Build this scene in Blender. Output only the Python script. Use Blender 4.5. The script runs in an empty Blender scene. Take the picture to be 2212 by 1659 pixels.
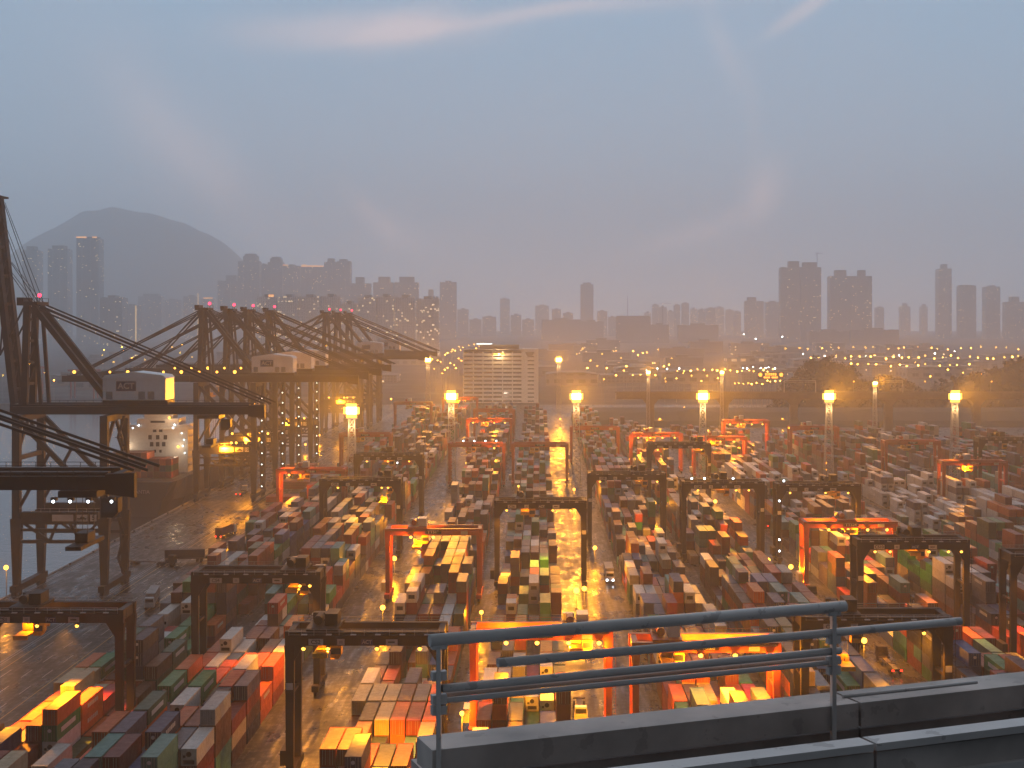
import bpy, math, random
from mathutils import Vector, Matrix
from mathutils import noise as mnoise
random.seed(11)
R = math.radians
scene = bpy.context.scene
COL = scene.collection

# ------------------------------------------------------------------ camera, sky, sun, exposure
CAM_H = 76.0
F = 3197.0            # focal length in units of a 2212 px wide picture
VPX, HOR = 1165.0, 690.0
cd = bpy.data.cameras.new('camera'); cam = bpy.data.objects.new('camera', cd); COL.objects.link(cam)
cam.location = (0, 0, CAM_H); cam.rotation_euler = (R(90), 0, 0)
cd.sensor_width = 36.0; cd.lens = F/2212*36.0
cd.shift_x = -(VPX-1106)/2212; cd.shift_y = -(829.5-HOR)/2212
cd.clip_start = 0.3; cd.clip_end = 30000
scene.camera = cam

def srgb(r, g, b):
    f = lambda c: (c/255/12.92) if c/255 <= .04045 else ((c/255+.055)/1.055)**2.4
    return (f(r), f(g), f(b), 1)

world = bpy.data.worlds.new('World'); scene.world = world; world.use_nodes = True
wt = world.node_tree; wt.nodes.clear()
class NT:
    def __init__(s, t): s.t = t
    def n(s, typ, **kw):
        nd = s.t.nodes.new(typ)
        for k, v in kw.items(): setattr(nd, k, v)
        return nd
    def l(s, a, b): s.t.links.new(a, b)
    def math(s, op, a, b=None, c=None, clamp=False):
        nd = s.n('ShaderNodeMath', operation=op, use_clamp=clamp)
        for i, v in enumerate((a, b, c)):
            if v is None: continue
            if isinstance(v, (int, float)): nd.inputs[i].default_value = v
            else: s.l(v, nd.inputs[i])
        return nd.outputs[0]
    def ramp(s, fac, stops, interp='LINEAR'):
        nd = s.n('ShaderNodeValToRGB'); nd.color_ramp.interpolation = interp
        el = nd.color_ramp.elements
        while len(el) < len(stops): el.new(.5)
        for e, (p, c) in zip(el, stops): e.position = p; e.color = c if len(c) == 4 else (*c, 1)
        if fac is not None: s.l(fac, nd.inputs[0])
        return nd.outputs[0]
    def mix(s, fac, a, b, blend='MIX'):
        nd = s.n('ShaderNodeMix', data_type='RGBA', blend_type=blend)
        for i, v in ((0, fac), (6, a), (7, b)):
            if isinstance(v, (int, float)): nd.inputs[i].default_value = v
            elif isinstance(v, tuple): nd.inputs[i].default_value = v
            else: s.l(v, nd.inputs[i])
        return nd.outputs[2]
    def noise(s, vec, scale, detail=4, rough=.55):
        nd = s.n('ShaderNodeTexNoise'); nd.inputs['Scale'].default_value = scale
        nd.inputs['Detail'].default_value = detail; nd.inputs['Roughness'].default_value = rough
        if vec is not None: s.l(vec, nd.inputs['Vector'])
        return nd.outputs['Fac']
W = NT(wt)
tc = W.n('ShaderNodeTexCoord'); sep = W.n('ShaderNodeSeparateXYZ'); W.l(tc.outputs['Generated'], sep.inputs[0])
dx, dy, dz = sep.outputs
el = W.math('ARCSINE', dz)
grad = W.ramp(W.math('MULTIPLY_ADD', el, 1/1.2, .0), [
    (0.0, srgb(138, 152, 166)), (.045, srgb(140, 157, 173)), (.095, srgb(139, 162, 182)),
    (.17, srgb(133, 163, 188)), (.35, srgb(138, 160, 182)), (.6, srgb(148, 156, 168)), (1.0, srgb(160, 163, 168))])
# window-glass reflections painted into the sky as soft-edged streaks, by azimuth and elevation
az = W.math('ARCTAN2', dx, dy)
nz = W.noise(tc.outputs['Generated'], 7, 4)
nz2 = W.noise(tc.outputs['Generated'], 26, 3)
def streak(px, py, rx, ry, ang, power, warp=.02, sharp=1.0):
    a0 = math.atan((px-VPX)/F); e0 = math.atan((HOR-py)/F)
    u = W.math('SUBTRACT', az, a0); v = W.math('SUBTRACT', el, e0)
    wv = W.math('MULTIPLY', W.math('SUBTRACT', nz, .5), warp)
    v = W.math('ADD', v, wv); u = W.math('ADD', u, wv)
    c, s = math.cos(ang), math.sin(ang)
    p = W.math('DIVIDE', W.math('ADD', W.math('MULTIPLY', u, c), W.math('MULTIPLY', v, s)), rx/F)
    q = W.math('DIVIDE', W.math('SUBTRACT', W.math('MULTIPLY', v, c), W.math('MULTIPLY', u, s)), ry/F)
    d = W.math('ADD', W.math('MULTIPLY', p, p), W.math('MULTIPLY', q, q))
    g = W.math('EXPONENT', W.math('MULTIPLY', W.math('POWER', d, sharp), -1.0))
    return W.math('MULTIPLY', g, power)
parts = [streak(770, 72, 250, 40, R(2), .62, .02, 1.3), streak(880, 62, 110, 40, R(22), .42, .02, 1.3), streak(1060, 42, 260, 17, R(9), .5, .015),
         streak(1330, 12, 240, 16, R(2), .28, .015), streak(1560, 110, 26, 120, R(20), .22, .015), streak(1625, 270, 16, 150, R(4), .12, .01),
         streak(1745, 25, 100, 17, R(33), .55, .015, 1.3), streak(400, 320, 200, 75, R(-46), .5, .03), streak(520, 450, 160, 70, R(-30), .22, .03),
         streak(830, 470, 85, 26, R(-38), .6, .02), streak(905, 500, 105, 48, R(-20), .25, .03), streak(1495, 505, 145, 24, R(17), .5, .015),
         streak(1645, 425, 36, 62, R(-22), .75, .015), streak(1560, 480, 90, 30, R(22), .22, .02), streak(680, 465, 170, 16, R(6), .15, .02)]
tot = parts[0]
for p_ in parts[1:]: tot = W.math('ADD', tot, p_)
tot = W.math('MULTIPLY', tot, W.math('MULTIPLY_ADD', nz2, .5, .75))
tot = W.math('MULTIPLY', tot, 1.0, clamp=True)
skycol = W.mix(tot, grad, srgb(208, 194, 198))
# broad, very soft unevenness of the overcast
skycol = W.mix(W.math('MULTIPLY', W.math('SUBTRACT', W.noise(tc.outputs['Generated'], 6, 5, .6), .42, clamp=True), .9, clamp=True), skycol, srgb(158, 164, 178))
# sky set brightest ahead and dimmed behind the bridge to darken camera-facing sides
lum = W.math('MULTIPLY_ADD', W.math('MULTIPLY_ADD', dy, 1.2, .2, clamp=True), 1.46, .27)
lum = W.math('MAXIMUM', lum, W.math('MULTIPLY', W.math('POWER', W.math('MAXIMUM', dz, 0.0), 2.0), .58))
# extra sky brightness added ahead, above the view, to light the haze
hi = W.math('MULTIPLY', W.math('MULTIPLY_ADD', el, 5.0, -1.1, clamp=True), W.math('MULTIPLY_ADD', dy, 1.5, 0.0, clamp=True))
lum = W.math('MULTIPLY', lum, W.math('MULTIPLY_ADD', hi, 1.0, 1.0))
# low on the horizon the sky itself is a brighter, paler band
lum = W.math('MULTIPLY', lum, W.math('MULTIPLY_ADD', W.math('EXPONENT', W.math('MULTIPLY', W.math('MAXIMUM', el, 0.0), -14.0)), .75, 1.0))
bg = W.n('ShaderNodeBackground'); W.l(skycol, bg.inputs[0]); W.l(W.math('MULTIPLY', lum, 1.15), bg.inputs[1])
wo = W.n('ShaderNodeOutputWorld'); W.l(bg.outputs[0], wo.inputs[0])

sl = bpy.data.lights.new('sun', 'SUN'); sl.energy = 0.06; sl.angle = R(60); sl.color = (.8, .88, 1)
so = bpy.data.objects.new('sun', sl); COL.objects.link(so); so.rotation_euler = (R(40), 0, R(35))

scene.view_settings.view_transform = 'Standard'; scene.view_settings.look = 'None'
scene.view_settings.exposure = -0.58; scene.view_settings.gamma = 1.0
scene.render.engine = 'CYCLES'
cy = scene.cycles
cy.max_bounces = 7; cy.diffuse_bounces = 1; cy.glossy_bounces = 2; cy.transmission_bounces = 2
cy.transparent_max_bounces = 4; cy.volume_bounces = 4
cy.sample_clamp_indirect = 2.0; cy.use_denoising = True; cy.caustics_reflective = False; cy.caustics_refractive = False
cy.use_adaptive_sampling = True; cy.adaptive_threshold = 0.02
cy.use_light_tree = True

def DD(py, z=0.0): return F*(CAM_H-z)/(py-HOR)      # distance of a point of height z seen py down the picture
def XX(px, D): return (px-VPX)*D/F
def ZZ(py, D): return CAM_H-(py-HOR)*D/F

# ------------------------------------------------------------------ materials
def new_mat(name):
    m = bpy.data.materials.new(name); m.use_nodes = True; m.node_tree.nodes.clear(); return m, NT(m.node_tree)
def bsdf_out(N, base, rough=.5, metal=0.0, spec=.5, normal=None, emis=None, estr=0):
    b = N.n('ShaderNodeBsdfPrincipled'); o = N.n('ShaderNodeOutputMaterial'); N.l(b.outputs[0], o.inputs[0])
    for k, v in (('Base Color', base), ('Roughness', rough), ('Metallic', metal), ('Specular IOR Level', spec)):
        if isinstance(v, (int, float, tuple)): b.inputs[k].default_value = v
        else: N.l(v, b.inputs[k])
    if normal is not None: N.l(normal, b.inputs['Normal'])
    if emis is not None:
        if isinstance(emis, tuple): b.inputs['Emission Color'].default_value = emis
        else: N.l(emis, b.inputs['Emission Color'])
        if isinstance(estr, (int, float)): b.inputs['Emission Strength'].default_value = estr
        else: N.l(estr, b.inputs['Emission Strength'])
    return b
def paint(name, c, rough=.45, var=.35, scale=.5, metal=0.0, rust=0.0, spec=.4):
    m, N = new_mat(name)
    g = N.n('ShaderNodeNewGeometry'); f = N.noise(g.outputs['Position'], scale, 5)
    dark = tuple(x*(1-var) for x in c[:3])+(1,)
    base = N.mix(N.math('MULTIPLY_ADD', f, 2.2, -.6, clamp=True), dark, (*c[:3], 1))
    if rust:
        f2 = N.noise(g.outputs['Position'], scale*3.1, 5)
        base = N.mix(N.math('MULTIPLY', N.math('GREATER_THAN', f2, .62), rust), base, (.09, .035, .015, 1))
    r = N.math('MULTIPLY_ADD', f, .3, rough-.15)
    bsdf_out(N, base, r, metal, spec); return m
def emitter(name, c, s):
    m, N = new_mat(name)
    e = N.n('ShaderNodeEmission'); e.inputs[0].default_value = (*c[:3], 1); e.inputs[1].default_value = s
    o = N.n('ShaderNodeOutputMaterial'); N.l(e.outputs[0], o.inputs[0]); m.cycles.emission_sampling = 'NONE'; return m
SOD = (1.0, .33, .008)
M = {}
M['black'] = paint('dark_crane_steel', (.014, .010, .012), .6, .4, spec=.15)
M['sts'] = paint('blue_black_crane_steel', (.012, .012, .018), .6, .4, spec=.15)
M['red'] = paint('orange_red_crane_paint', (.42, .055, .018), .45, .35, rust=.35)
M['yellow'] = paint('yellow_machine_paint', (.62, .33, .03), .45, .4, 1.5, rust=.4)
M['white'] = paint('white_paint', (.55, .54, .54), .4, .25)
M['cab'] = paint('cab_white', (.6, .6, .6), .35, .2, 1)
M['housewhite'] = paint('machinery_house_white', (.86, .86, .88), .45, .12, .3)
M['navy'] = paint('navy_sign', (.018, .03, .11), .4, .15)
M['ink'] = paint('ink_black', (.015, .015, .015), .5, .1)
M['rubber'] = paint('tyre_rubber', (.012, .012, .012), .8, .2)
M['galv'] = paint('galvanised_steel', (.32, .33, .35), .45, .3, 1.0, metal=.3)
M['mast'] = paint('mast_white_steel', (.55, .55, .55), .5, .3)
M['concrete'] = paint('weathered_concrete', (.22, .21, .20), .75, .35, .15)
M['rail'] = paint('bridge_rail_grey', (.80, .73, .68), .5, .3, 1.6, rust=.3)
M['railcon'] = paint('bridge_kerb_grey', (.74, .63, .56), .75, .5, 1.4, rust=.2)
M['glassdark'] = paint('dark_window_glass', (.03, .035, .045), .12, .2)
M['hull'] = paint('hull_black', (.018, .018, .022), .45, .4, .1)
M['hatch'] = paint('hatch_red', (.30, .045, .03), .5, .35, rust=.3)
M['foliage'] = paint('dark_foliage', (.030, .042, .026), .8, .6, .25)
M['hillmat'] = paint('wooded_slope', (.035, .045, .035), .9, .5, .01)
M['trailer'] = paint('trailer_steel', (.06, .04, .04), .6, .3, 1)
M['lampsod'] = emitter('sodium_flood_glow', (1.0, .47, .06), 7)
M['lamphead'] = emitter('sodium_mast_glow', (1.0, .62, .16), 60)
M['lampsmall'] = emitter('sodium_lamp_glow', (1.0, .47, .06), 6)
M['lampwhite'] = emitter('white_lamp_glow', (.85, .95, 1.0), 14)
M['lampstrip'] = emitter('white_stair_lamp_glow', (.85, 1.0, .95), 6)
M['lampred'] = emitter('red_beacon_glow', (1.0, .03, .08), 8)
M['taillight'] = emitter('tail_light_glow', (1.0, .02, .01), 10)
M['headlight'] = emitter('headlight_glow', (.9, .93, 1.0), 30)
M['ledstrip'] = emitter('amber_edge_light', (1.0, .62, .22), 1.6)
M['crown'] = emitter('amber_crown_light', (1.0, .42, .12), 2.6)
M['ledtext'] = emitter('amber_sign_letters', (1.0, .35, .03), 5)
M['farlamp'] = emitter('far_street_lamp_glow', (1.0, .46, .05), 45)
M['farwhite'] = emitter('far_white_lamp_glow', (.95, .95, .9), 60)

def mat_asphalt():
    m, N = new_mat('wet_yard_asphalt'); g = N.n('ShaderNodeNewGeometry'); P = g.outputs['Position']
    mp = N.n('ShaderNodeMapping'); mp.inputs['Scale'].default_value = (1, .35, 1); N.l(P, mp.inputs[0])
    a = N.noise(mp.outputs[0], .28, 7, .65); b = N.noise(P, 1.2, 4); c = N.noise(mp.outputs[0], .03, 3)
    base = N.ramp(a, [(.3, (.030, .029, .030, 1)), (.55, (.055, .052, .050, 1)), (.75, (.085, .080, .076, 1))])
    base = N.mix(N.math('MULTIPLY', b, .35), base, (.04, .038, .038, 1))
    r = N.ramp(N.math('ADD', N.math('MULTIPLY', a, .7), N.math('MULTIPLY', c, .3)), [(.36, (.16,)*3), (.46, (.30,)*3), (.58, (.48,)*3), (.7, (.6,)*3)])
    bp = N.n('ShaderNodeBump'); bp.inputs['Strength'].default_value = .5; bp.inputs['Distance'].default_value = .06
    N.l(N.noise(P, 1.6, 4), bp.inputs['Height'])
    mq = N.n('ShaderNodeMapping'); mq.inputs['Scale'].default_value = (1.1, .07, 1); N.l(P, mq.inputs[0])
    tr = N.noise(mq.outputs[0], 1.0, 5, .6); pt = N.noise(P, .55, 5, .65)
    sp = N.ramp(N.math('ADD', N.math('MULTIPLY', tr, .55), N.math('MULTIPLY', pt, .45)), [(.44, (.015,)*3), (.53, (.05,)*3), (.62, (.28,)*3)])
    base = N.mix(N.math('MULTIPLY_ADD', tr, 3.0, -1.2, clamp=True), base, N.mix(.5, base, (.012, .012, .013, 1)))
    bsdf_out(N, base, r, 0, sp, bp.outputs[0]); return m
M['asphalt'] = mat_asphalt()
def mat_water():
    m, N = new_mat('harbour_water'); g = N.n('ShaderNodeNewGeometry'); P = g.outputs['Position']
    bp = N.n('ShaderNodeBump'); bp.inputs['Strength'].default_value = .35; bp.inputs['Distance'].default_value = .4
    N.l(N.noise(P, .35, 5), bp.inputs['Height'])
    bsdf_out(N, (.02, .032, .04, 1), .12, 0, .5, bp.outputs[0]); return m
M['water'] = mat_water()
def mat_far_ground():
    m, N = new_mat('far_city_ground'); g = N.n('ShaderNodeNewGeometry')
    f = N.noise(g.outputs['Position'], .02, 5)
    bsdf_out(N, N.ramp(f, [(.35, (.02, .02, .022, 1)), (.6, (.06, .06, .062, 1)), (.7, (.12, .12, .12, 1))]), .9, 0, .05); return m
M['farground'] = mat_far_ground()
def mat_container():
    m, N = new_mat('container_paint'); g = N.n('ShaderNodeNewGeometry'); P = g.outputs['Position']
    at = N.n('ShaderNodeAttribute', attribute_name='paint')
    f = N.noise(P, .9, 5); f2 = N.noise(P, 3.3, 4)
    mp = N.n('ShaderNodeMapping'); mp.inputs['Scale'].default_value = (3.0, .25, .6); N.l(P, mp.inputs[0])
    f3 = N.noise(mp.outputs[0], .8, 4)
    base = N.mix(N.math('MULTIPLY_ADD', f, 1.4, -.45, clamp=True), at.outputs['Color'], N.mix(1.0, at.outputs['Color'], (.62, .58, .56, 1), 'MULTIPLY'))
    base = N.mix(N.math('MULTIPLY', N.math('GREATER_THAN', f2, .66), .5), base, (.07, .03, .016, 1))
    base = N.mix(N.math('MULTIPLY_ADD', f3, .9, -.3, clamp=True), base, N.mix(1.0, base, (.62, .6, .58, 1), 'MULTIPLY'))
    r = N.math('MULTIPLY_ADD', f, .45, .22)
    wv = N.n('ShaderNodeTexWave'); wv.bands_direction = 'Y'; wv.inputs['Scale'].default_value = 1.1; N.l(P, wv.inputs[0])
    bp = N.n('ShaderNodeBump'); bp.inputs['Strength'].default_value = .25; bp.inputs['Distance'].default_value = .04
    N.l(wv.outputs['Fac'], bp.inputs['Height'])
    bsdf_out(N, base, r, 0, .10, bp.outputs[0]); return m
M['container'] = mat_container()
def mat_facade(name, wall, glass, cw, ch, lit, litcol=(1, .72, .38), ls=1.0):
    m, N = new_mat(name); g = N.n('ShaderNodeNewGeometry'); s = N.n('ShaderNodeSeparateXYZ'); N.l(g.outputs['Position'], s.inputs[0])
    u = N.math('DIVIDE', N.math('ADD', s.outputs[0], N.math('MULTIPLY', s.outputs[1], .7)), cw); v = N.math('DIVIDE', s.outputs[2], ch)
    fu, fv = N.math('FRACT', u), N.math('FRACT', v)
    inside = N.math('MULTIPLY', N.math('MULTIPLY', N.math('GREATER_THAN', fu, .22), N.math('LESS_THAN', fu, .80)),
                    N.math('MULTIPLY', N.math('GREATER_THAN', fv, .30), N.math('LESS_THAN', fv, .78)))
    cmb = N.n('ShaderNodeCombineXYZ'); N.l(N.math('FLOOR', u), cmb.inputs[0]); N.l(N.math('FLOOR', v), cmb.inputs[1])
    wn = N.n('ShaderNodeTexWhiteNoise', noise_dimensions='2D'); N.l(cmb.outputs[0], wn.inputs['Vector'])
    on = N.math('MULTIPLY', inside, N.math('GREATER_THAN', wn.outputs['Value'], 1-lit))
    vert = g.outputs['Normal']
    sn = N.n('ShaderNodeSeparateXYZ'); N.l(vert, sn.inputs[0])
    side = N.math('LESS_THAN', N.math('ABSOLUTE', sn.outputs[2]), .5)
    inside = N.math('MULTIPLY', inside, side); on = N.math('MULTIPLY', on, side)
    base = N.mix(inside, (*wall, 1), (*glass, 1))
    base = N.mix(N.math('MULTIPLY', N.noise(g.outputs['Position'], .03, 3), .4), base, (.10, .10, .11, 1))
    bsdf_out(N, base, .5, 0, .4, None, (*litcol, 1), N.math('MULTIPLY', on, ls)); m.cycles.emission_sampling = 'NONE'; return m
M['tower_dark'] = mat_facade('tower_dark_facade', (.27, .27, .29), (.11, .115, .13), 3.6, 3.1, .02, ls=5)
M['tower_mid'] = mat_facade('tower_grey_facade', (.28, .27, .28), (.10, .105, .12), 3.6, 3.0, .025, ls=5)
M['tower_pale'] = mat_facade('tower_pale_facade', (.75, .74, .74), (.26, .27, .30), 3.8, 3.0, .05, ls=6)
M['tower_brown'] = mat_facade('tower_brown_facade', (.22, .19, .185), (.10, .095, .10), 5.0, 4.0, .004, ls=1.6)
M['shed'] = mat_facade('warehouse_facade', (.30, .30, .31), (.10, .10, .12), 14, 9, .05, ls=.8)

# ------------------------------------------------------------------ mesh helpers
class MB:
    def __init__(s): s.v = []; s.f = []
    def box(s, x0, x1, y0, y1, z0, z1):
        n = len(s.v)
        s.v += [(x0, y0, z0), (x1, y0, z0), (x1, y1, z0), (x0, y1, z0), (x0, y0, z1), (x1, y0, z1), (x1, y1, z1), (x0, y1, z1)]
        s.f += [tuple(n+i for i in q) for q in ((0, 3, 2, 1), (4, 5, 6, 7), (0, 1, 5, 4), (1, 2, 6, 5), (2, 3, 7, 6), (3, 0, 4, 7))]
        return s
    def cbox(s, c, sx, sy, sz): return s.box(c[0]-sx/2, c[0]+sx/2, c[1]-sy/2, c[1]+sy/2, c[2]-sz/2, c[2]+sz/2)
    def beam(s, p, q, w, h=None, w2=None, h2=None):
        h = h or w; w2 = w2 or w; h2 = h2 or (h if w2 == w else w2*h/w)
        p, q = Vector(p), Vector(q); d = (q-p).normalized()
        up = Vector((0, 0, 1)) if abs(d.z) < .95 else Vector((0, 1, 0))
        a = d.cross(up).normalized(); b = a.cross(d).normalized(); n = len(s.v)
        for c, ww, hh in ((p, w, h), (q, w2, h2)):
            for i, j in ((-1, -1), (1, -1), (1, 1), (-1, 1)): s.v.append(tuple(c+a*(i*ww/2)+b*(j*hh/2)))
        s.f += [tuple(n+i for i in r) for r in ((0, 1, 2, 3), (4, 7, 6, 5), (0, 4, 5, 1), (1, 5, 6, 2), (2, 6, 7, 3), (3, 7, 4, 0))]
        return s
    def cyl(s, p, q, r, n=10, r2=None):
        r2 = r if r2 is None else r2
        p, q = Vector(p), Vector(q); d = (q-p).normalized()
        up = Vector((0, 0, 1)) if abs(d.z) < .95 else Vector((0, 1, 0))
        a = d.cross(up).normalized(); b = a.cross(d).normalized(); k = len(s.v)
        for c, rr in ((p, r), (q, r2)):
            for i in range(n):
                t = 2*math.pi*i/n; s.v.append(tuple(c+a*(rr*math.cos(t))+b*(rr*math.sin(t))))
        s.f.append(tuple(k+i for i in reversed(range(n)))); s.f.append(tuple(k+n+i for i in range(n)))
        for i in range(n): j = (i+1) % n; s.f.append((k+i, k+j, k+n+j, k+n+i))
        return s
    def prism(s, pts, y0, y1):                      # outline in x,z extruded along y
        n = len(s.v); m = len(pts)
        s.v += [(x, y0, z) for x, z in pts]+[(x, y1, z) for x, z in pts]
        s.f.append(tuple(n+i for i in range(m))); s.f.append(tuple(n+m+i for i in reversed(range(m))))
        for i in range(m): j = (i+1) % m; s.f.append((n+j, n+i, n+m+i, n+m+j))
        return s
    def ball(s, c, r, seg=8, ring=5):
        k = len(s.v); s.v.append((c[0], c[1], c[2]+r))
        for i in range(1, ring):
            ph = math.pi*i/ring
            for j in range(seg):
                t = 2*math.pi*j/seg; s.v.append((c[0]+r*math.sin(ph)*math.cos(t), c[1]+r*math.sin(ph)*math.sin(t), c[2]+r*math.cos(ph)))
        s.v.append((c[0], c[1], c[2]-r)); e = len(s.v)-1
        for j in range(seg):
            s.f.append((k, k+1+j, k+1+(j+1) % seg)); s.f.append((e, e-seg+(j+1) % seg, e-seg+j))
        for i in range(ring-2):
            for j in range(seg):
                a = k+1+i*seg; s.f.append((a+j, a+seg+j, a+seg+(j+1) % seg, a+(j+1) % seg))
        return s
    def mesh(s, name, mat):
        me = bpy.data.meshes.new(name); me.from_pydata(s.v, [], s.f); me.update()
        if mat is not None: me.materials.append(mat)
        return me
    def build(s, name, mat, parent=None, loc=None):
        o = bpy.data.objects.new(name, s.mesh(name, mat)); COL.objects.link(o)
        if parent is not None: o.parent = parent
        if loc is not None: o.location = loc
        return o
def tag(o, label, cat, group=None):
    o['label'] = label; o['category'] = cat
    if group: o['group'] = group
    return o
def thing(name, label, cat, loc=(0, 0, 0), rz=0, group=None):
    o = bpy.data.objects.new(name, None); COL.objects.link(o); o.location = loc; o.rotation_euler = (0, 0, rz)
    o.empty_display_size = .5
    return tag(o, label, cat, group)
def structure(o): o['kind'] = 'structure'; return o
def stuff(o, label=None, cat=None):
    o['kind'] = 'stuff'
    if label: o['label'] = label
    if cat: o['category'] = cat
    return o
def copy_tree(o, parent=None):
    c = o.copy(); COL.objects.link(c)
    if parent is not None: c.parent = parent
    for ch in list(o.children): copy_tree(ch, c)
    return c
def text_mesh(txt, size, mat, bold=.0):
    cu = bpy.data.curves.new('lettering', 'FONT'); cu.body = txt; cu.size = size; cu.align_x = 'CENTER'; cu.align_y = 'CENTER'
    cu.extrude = .02; cu.offset = bold
    o = bpy.data.objects.new('lettering', cu); COL.objects.link(o)
    bpy.context.view_layer.update()
    me = bpy.data.meshes.new_from_object(o.evaluated_get(bpy.context.evaluated_depsgraph_get()))
    bpy.data.objects.remove(o); bpy.data.curves.remove(cu)
    me.name = 'lettering'; me.materials.clear(); me.materials.append(mat); return me
def lettering(txt, size, mat, loc, parent, bold=.03):          # faces -Y
    o = bpy.data.objects.new('lettering', text_mesh(txt, size, mat, bold)); COL.objects.link(o)
    o.parent = parent; o.location = loc; o.rotation_euler = (R(90), 0, 0); return o
def point(power, loc, parent=None, color=SOD, radius=.5):
    l = bpy.data.lights.new('lamp_light', 'POINT'); l.energy = power; l.color = color; l.shadow_soft_size = radius
    o = bpy.data.objects.new('lamp_light', l); COL.objects.link(o); o.location = loc
    if parent is not None: o.parent = parent
    return o

# ------------------------------------------------------------------ ground, quay, water
QX = -145.5
def sheet(name, pts, mat, z=0.0):
    me = bpy.data.meshes.new(name); me.from_pydata([(x, y, z) for x, y in pts], [], [tuple(range(len(pts)))]); me.materials.append(mat)
    o = bpy.data.objects.new(name, me); COL.objects.link(o); return structure(o)
sheet('yard_ground', [(QX, -60), (900, -60), (900, 1320), (QX, 1320)], M['asphalt'])
sheet('far_ground', [(-4000, 1320), (4000, 1320), (4000, 9700), (-4000, 9700)], M['farground'], -.02)
sheet('harbour_water', [(-3300, -60), (QX+1, -60), (QX+1, 1322), (-3300, 1322)], M['water'], -4.0)
sheet('right_ground', [(900, -60), (3300, -60), (3300, 1320), (900, 1320)], M['farground'], -.02)
q = MB(); q.box(QX-.6, QX, -60, 1320, -5, .25); structure(q.build('quay_wall', M['concrete']))
q = MB(); q.box(-3300, QX-.6, 1318, 1321, -5, 1.2); structure(q.build('far_quay_wall', M['concrete']))
# crane rails, lane lines and the yellow edge line
q = MB()
for x in (-143.4, -142.6, -119.4, -118.6): q.box(x-.08, x+.08, 150, 1300, .002, .03)
structure(q.build('crane_rails', M['galv']))
lm = paint('faded_white_line', (.45, .44, .42), .4, .5, .4); ly = paint('faded_yellow_line', (.45, .28, .04), .4, .5, .4)
q = MB()
for x in (-114.5, -110, -105.5):
    for i in range(70): q.box(x-.1, x+.1, 160+i*14, 167+i*14, .002, .006)
structure(q.build('lane_markings', lm))
q = MB()
for x in (-102.5, -116.6): q.box(x-.12, x+.12, 150, 1290, .002, .006)
structure(q.build('edge_markings', ly))

# ------------------------------------------------------------------ container field
PITCH = 28.8
def XC(k): return .3+PITCH*k
PAL = {  # plain colour words and paints
    'rust red': (.20, .035, .022), 'maroon': (.12, .022, .025), 'orange': (.50, .10, .02), 'bright red': (.36, .03, .025),
    'brown': (.11, .05, .032), 'dark blue': (.018, .03, .085), 'mid blue': (.04, .085, .22), 'navy': (.016, .02, .045),
    'green': (.03, .19, .07), 'dark green': (.02, .075, .045), 'teal': (.07, .22, .20), 'white': (.58, .57, .55),
    'pale grey': (.34, .35, .36), 'slate grey': (.10, .11, .14), 'beige': (.42, .34, .22), 'purple grey': (.11, .09, .13)}
WGT = {'rust red': 20, 'maroon': 14, 'orange': 7, 'bright red': 6, 'brown': 11, 'dark blue': 12, 'mid blue': 7, 'navy': 8, 'green': 9,
       'dark green': 8, 'teal': 7, 'white': 11, 'pale grey': 6, 'slate grey': 8, 'beige': 2, 'purple grey': 5}
PAL = {n: tuple(x*(1.0 if n not in ('white', 'pale grey', 'beige') else .95) for x in c) for n, c in PAL.items()}
NAMES = list(WGT); WTS = [WGT[n] for n in NAMES]
CW, CH, CL = 2.44, 2.6, 12.19
ROWP, BAYP, Y0 = 2.72, 12.95, 200.0
def row_x(k, i):
    return XC(k)-11.0+CW/2+ROWP*i if k % 2 == 0 else XC(k)+11.0-CW/2-ROWP*(5-i)
field = {}      # (k, bay, row, level) -> colour name
rng = random.Random(4)
def yard_end(k): return 1140 if k <= 1 else (1010 if k == 2 else 930)
for k in range(-3, 10):
    nb = int((yard_end(k)-Y0)/BAYP); base = 3.4
    for b in range(nb):
        base += rng.uniform(-1.4, 1.4); base = min(4.4, max(2.0, base))
        if rng.random() < .05: base = rng.choice((1.4, 4.6))
        whiteblock = (k in (3, 4) and 30 <= b <= 36) or (k in (5, 6) and 25 <= b <= 33)
        for r in range(6):
            h = int(round(base+rng.gauss(0, 1.0))); h = max(0, min(5, h))
            if rng.random() < .09: h = max(0, h-3)
            run = None
            for z in range(h):
                prev = field.get((k, b-1, r, z))
                if prev and rng.random() < .30: c = prev
                elif run and rng.random() < .33: c = run
                else: c = rng.choices(NAMES, WTS)[0]
                if whiteblock and rng.random() < .65: c = 'white'
                run = c; field[(k, b, r, z)] = c
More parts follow.
